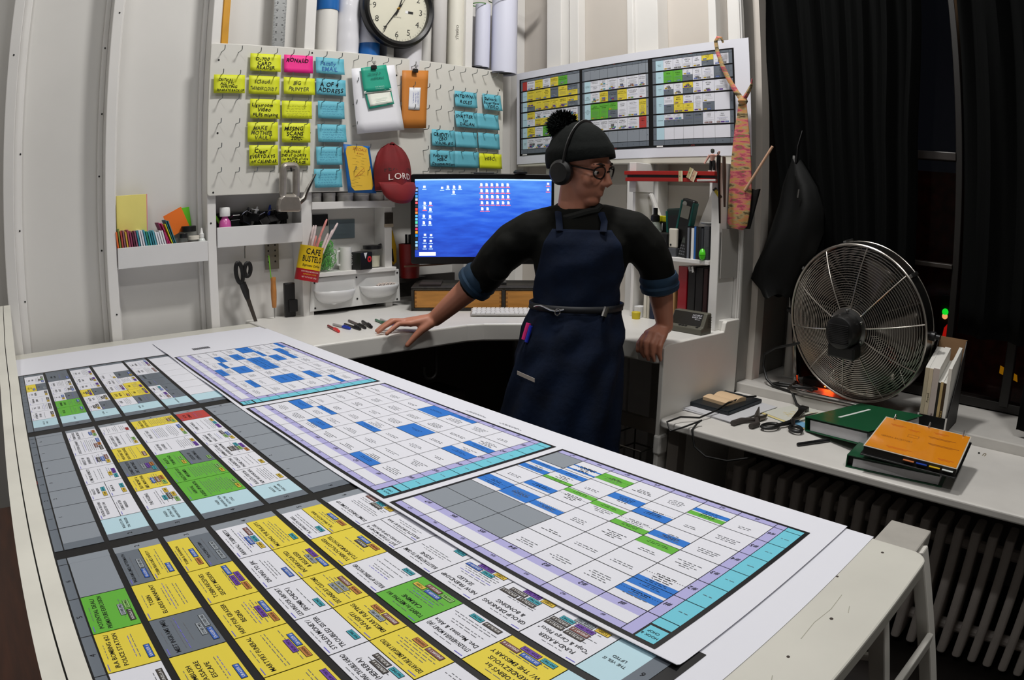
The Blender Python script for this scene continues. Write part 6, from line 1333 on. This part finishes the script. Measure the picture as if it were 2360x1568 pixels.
hand(b, WRR, [V((-2.000, 1.318, .940)), V((-2.024, 1.322, .944)), V((-2.047, 1.330, .941)), V((-2.066, 1.343, .935))],
     [[V((-2.001, 1.272, .944)), V((-2.000, 1.243, .928)), V((-1.999, 1.222, .9155))], [V((-2.032, 1.270, .950)), V((-2.037, 1.236, .932)), V((-2.040, 1.213, .9155))], [V((-2.060, 1.280, .946)), V((-2.068, 1.246, .928)), V((-2.072, 1.226, .9155))], [V((-2.086, 1.303, .936)), V((-2.096, 1.276, .922)), V((-2.101, 1.260, .9145))]],
     [V((-1.968, 1.385, .940)), V((-1.978, 1.352, .918)), V((-1.990, 1.325, .890)), V((-1.999, 1.304, .866))])
hand(b, WRL, [V((-1.378, 1.822, .938)), V((-1.357, 1.816, .943)), V((-1.335, 1.818, .942)), V((-1.315, 1.826, .934))],
     [[V((-1.383, 1.800, .915)), V((-1.382, 1.802, .882)), V((-1.378, 1.812, .862))], [V((-1.359, 1.792, .915)), V((-1.358, 1.796, .878)), V((-1.356, 1.808, .856))], [V((-1.334, 1.795, .913)), V((-1.334, 1.799, .878)), V((-1.334, 1.810, .856))], [V((-1.310, 1.804, .908)), V((-1.311, 1.806, .880)), V((-1.312, 1.814, .862))]],
     [V((-1.368, 1.860, .940)), V((-1.394, 1.832, .922)), V((-1.402, 1.812, .900)), V((-1.398, 1.803, .880))])
fuse(b, 'body', SKN, pe, .0042, 5)
# eyes, brows, glasses
for s in (-1, 1):
    ey_ = MB(); sph(ey_, (s * .031, .070, -.002), .0115, 8, HM); eo = ey_.build('eye', M('d8d2cc', .2), pe, smooth=True)
    iy = MB(); sph(iy, (s * .031, .0785, -.003), .0055, 8, HM); iy.build('iris', M('1a120e', .2), eo, smooth=True)
gl = MB()
for s in (-1, 1):
    gl.tube([HM @ V((s * .033 + .026 * math.cos(a), .094 - .012 * abs(math.cos(a)) * (1 if s * math.cos(a) > 0 else .2), .0 + .019 * math.sin(a))) for a in [2 * PI * k / 16 for k in range(16)]], .0026, 6, closed=True)
    gl.tube([HM @ V((s * .058, .082, .006)), HM @ V((s * .074, .05, .006)), HM @ V((s * .082, -.01, .004))], .0026, 6)
gl.tube([HM @ V((-.008, .098, .004)), HM @ V((0, .101, .007)), HM @ V((.008, .098, .004))], .0024, 6)
gl.build('glasses', M('0c0a0a', .3), pe, smooth=True)
for s in (-1, 1):
    br = MB(); br.tube([HM @ V((s * .014, .088, .022)), HM @ V((s * .032, .087, .026)), HM @ V((s * .052, .072, .021))], [.003, .004, .002], 6); br.build('eyebrow', M('241712', .8), pe, smooth=True)
# beanie with folded rib and pompom
KN = M('0b0f0e', .9, var=.25, scale=60, bump=.5, spec=.2)
vs = []; fs = []; nu, nv = 64, 16
for j in range(nv + 1):
    t = j / nv
    for i in range(nu):
        a = 2 * PI * i / nu; rib = 1 + .012 * math.sin(a * 32)
        th = t * (PI / 2 + .14 - .40 * math.sin(a)) ; r = math.sin(th); z = math.cos(th)
        big = 1.09 if t < .72 else 1.15
        vs.append(HM @ V((.078 * big * r * rib * math.cos(a), -.010 + .098 * big * r * rib * math.sin(a), .022 + .108 * z * 1.04)))
for j in range(nv):
    for i in range(nu): i2 = (i + 1) % nu; fs.append((j * nu + i, j * nu + i2, (j + 1) * nu + i2, (j + 1) * nu + i))
be = MB().add(vs, fs).build('beanie', KN, pe, smooth=True, solid=.006)
pm = MB(); pc_ = P(-.052, -.02, 1.600)
sph(pm, pc_, .042, 10)
R9 = random.Random(3)
for k in range(1000):
    d = V((R9.gauss(0, 1), R9.gauss(0, 1), R9.gauss(0, 1))).normalized(); e = d.orthogonal().normalized() * .0045; g = d.cross(e)
    p = pc_ + d * .034; q = pc_ + d * R9.uniform(.050, .058)
    o_ = len(pm.v); pm.v += [tuple(p + e), tuple(p - e * .5 + g), tuple(p - e * .5 - g), tuple(q)]; pm.f += [(o_, o_ + 1, o_ + 3), (o_ + 1, o_ + 2, o_ + 3), (o_ + 2, o_, o_ + 3)]; pm.m += [0] * 3
pm.build('pompom', M('0b0f0f', .95, var=.3, scale=50, spec=.1), be)
# headphones
hp = MB()
hp.tube([HM @ V((.098 * math.sin(a), -.004 - .010 * math.cos(a), .010 + .128 * math.cos(a))) for a in [(-PI / 2 - .08) + (PI + .16) * k / 20 for k in range(21)]], .0075, 8, sq=.5)
hp.build('headphone_band', M('2c2c2c', .4), pe, smooth=True)
for s in (-1, 1):
    hc = MB(); hc.lathe([(.001, -.012), (.034, -.012), (.039, -.004), (.039, .010), (.030, .018), (.001, .020)], 24, X=HM @ XF((s * .088, -.010, -.022), ry=s * PI / 2)); hc.build('ear_cup', M('09090a', .45), pe, smooth=True)
# shirt
CLO = M('0a0b08', .85, var=.35, scale=10, bump=.35, spec=.2, bscale=30)
s_ = MB()
SEC = [(.86, -.012, 0, .150, .118), (.95, -.008, 0, .150, .115), (1.03, -.002, -.005, .128, .100), (1.10, .004, -.012, .132, .104), (1.17, .010, -.015, .150, .114), (1.235, .014, -.02, .165, .112), (1.285, .013, -.022, .150, .088), (1.315, .008, -.022, .095, .066), (1.338, .004, -.02, .068, .060)]
n = 32; vs = []; fs = []
for z, ca, cf, ra, rf in SEC:
    for k in range(n): a = 2 * PI * k / n; vs.append(P(ca + ra * math.cos(a), cf + rf * math.sin(a), z))
for j in range(len(SEC) - 1):
    for k in range(n): k2 = (k + 1) % n; fs.append((j * n + k, j * n + k2, (j + 1) * n + k2, (j + 1) * n + k)[::-1])
fs.append(tuple(range(n))); fs.append(tuple((len(SEC) - 1) * n + k for k in range(n))[::-1])
s_.add(vs, fs)
limb(s_, [P(-.145, -.02, 1.262), P(-.06, -.022, 1.288), P(.08, -.022, 1.292), P(.17, -.02, 1.270)], [.066, .062, .062, .066])
EC = ELR.lerp(WRR, .22); EC2 = ELL.lerp(WRL, .12)
limb(s_, [P(-.145, -.02, 1.255), P(-.20, -.04, 1.225), P(-.255, -.06, 1.175), ELR, EC], [.072, .070, .064, .062, .056]); limb(s_, [P(.17, -.02, 1.265), P(.215, -.025, 1.22), P(.245, -.035, 1.175), ELL, EC2], [.072, .068, .060, .056, .054])
for k in range(9): t = R9.uniform(0, 1); limb(s_, [P(-.17, -.0, 1.25).lerp(ELR, t) + V((0, 0, R9.uniform(-.03, .03))), P(-.17, .02, 1.25).lerp(ELR, min(1, t + .2)) + V((.0, -.02, R9.uniform(-.04, .04)))], [.045, .042], 8)
fuse(s_, 'shirt', CLO, pe, .007, 4)
co = MB()
co.tube([P(.004 + .070 * math.cos(a), -.02 + .062 * math.sin(a), 1.335 + .012 * math.sin(a * 2) - .015 * (math.sin(a) > .5)) for a in [2 * PI * k / 24 for k in range(24)]], .012, 8, closed=True); co.build('collar', M('0c0e0b', .85), pe, smooth=True)
# rolled cuffs, lining showing blue
CUF = M('0d2f48', .8, var=.4, scale=16, bump=.3)
for el, wr, t0, r in ((ELR, WRR, .20, .058), (ELL, WRL, .12, .056)):
    d = (wr - el).normalized(); c = MB(); X = Matrix.Translation(el.lerp(wr, t0)) @ d.to_track_quat('Z', 'Y').to_matrix().to_4x4()
    c.lathe([(r * .82, -.030), (r * 1.06, -.032), (r * 1.15, -.018), (r * 1.10, -.004), (r * 1.17, .004), (r * 1.12, .020), (r * .95, .026), (r * .80, .020)], 28, X=X, cap=False); c.build('cuff', CUF, pe, smooth=True)
# trousers
t_ = MB()
for s in (-1, 1): limb(t_, [P(s * .075 - .01, 0, .93), P(s * .10 - .01, .03, .50), P(s * .11 - .02, -.02, .10)], [.078, .07, .062])
limb(t_, [P(-.06, 0, .93), P(.045, 0, .93)], [.09, .09]); fuse(t_, 'trousers', M('0a0a0c', .8), pe, .012, 3)
for s in (-1, 1):
    sh_ = MB(); limb(sh_, [P(s * .12 - .02, -.03, .035), P(s * .13 - .02, .12, .03)], [.042, .036]); sh_.build('shoe', M('0a0908', .5), pe, smooth=True)
# apron
DEN = M('08172f', .85, var=.45, scale=12, bump=.35, spec=.25, bscale=60)
def interp(z):
    for p0, p1 in zip(SEC, SEC[1:]):
        if p0[0] <= z <= p1[0]:
            t = (z - p0[0]) / (p1[0] - p0[0]); return [p0[i] * (1 - t) + p1[i] * t for i in range(1, 5)]
    return list(SEC[0][1:]) if z < SEC[0][0] else list(SEC[-1][1:])
def apron_patch(z0, z1, half, off, nz=26, na=30, fold=.004):
    vs = []; fs = []
    for j in range(nz + 1):
        z = z0 + (z1 - z0) * j / nz; ca, cf, ra, rf = interp(z); h = half(z)
        fl = max(0, (.95 - z)); ra += fl * .10; rf += fl * .10 + .012 * min(1, fl * 4); ca -= fl * .10
        for i in range(na + 1):
            a = PI / 2 + h * (1 - 2 * i / na); w = fold * (1 + 5 * fl) * math.sin(9 * a + z * 11 + 2 * math.sin(z * 7)) + fold * .8 * math.sin(z * 60 + 4 * a) * (1 if z > .85 else .2)
            vs.append(P(ca + (ra + off + w) * math.cos(a), cf + (rf + off + w) * math.sin(a), z))
    for j in range(nz):
        for i in range(na): q = j * (na + 1) + i; fs.append((q, q + na + 1, q + na + 2, q + 1))
    return MB().add(vs, fs)
apron_patch(.42, 1.035, lambda z: 1.62, .012).build('apron_skirt', DEN, pe, smooth=True, solid=.003)
apron_patch(1.03, 1.275, lambda z: 1.25 - max(0, z - 1.08) * 3.4, .010, fold=.003).build('apron_bib', DEN, pe, smooth=True, solid=.003)
for a0, a1 in ((-.055, -.062), (.075, .070)):
    MB().tube([P(a0, .088, 1.27), P(a0 * 1.05, .066, 1.300), P(a1, .03, 1.325), P(a1 * .95, -.03, 1.335)], .011, 8, sq=.3).build('apron_strap', DEN, pe, smooth=True)
wr_ = apron_patch(1.026, 1.046, lambda z: 2.3, .019, nz=2, na=44, fold=.001); wr_.build('waist_tie', M('14161c', .6), pe, smooth=True, solid=.003)
def on_front(ang, z, off):
    ca, cf, ra, rf = interp(z); a = PI / 2 - ang; return P(ca + (ra + off) * math.cos(a), cf + (rf + off) * math.sin(a), z)
ca_ = MB(); pts = [on_front(-.95 + .09 * k, 1.038 + .006 * math.sin(k * .8), .028) for k in range(9)]; ca_.tube(pts, .0032, 8); ca_.tube([on_front(-.35 + .05 * math.cos(a), 1.030 + .010 * math.sin(a), .03) for a in [2 * PI * k / 10 for k in range(10)]], .002, 6, closed=True); ca_.build('carabiner', CHROME, pe, smooth=True)
MB().tube([on_front(.62, 1.045, .028), on_front(.55, 1.018, .03)], [.009, .008], 8).build('clip', CHROME, pe, smooth=True)
# pocket with pens
pk_ = MB(); pk_.tube([on_front(-1.02, .985, .024), on_front(-1.03, .935, .026)], .008, 8); pk_.build('pink_highlighter', M('e0247a', .4), pe, smooth=True)
MB().tube([on_front(-.90, .98, .026), on_front(-.92, .93, .028)], .006, 8).build('blue_pen', M('1d2fb0', .4), pe, smooth=True)
ap = apron_patch(.835, .845, lambda z: .16, .024, nz=1, na=6, fold=0)
MB().add([tuple(v) for v in [on_front(-.95, .842, .052), on_front(-.55, .832, .056), on_front(-.55, .820, .056), on_front(-.95, .830, .052)]], [(0, 1, 2, 3)]).build('white_label', M('d9cfc8', .6), pe, solid=.001)
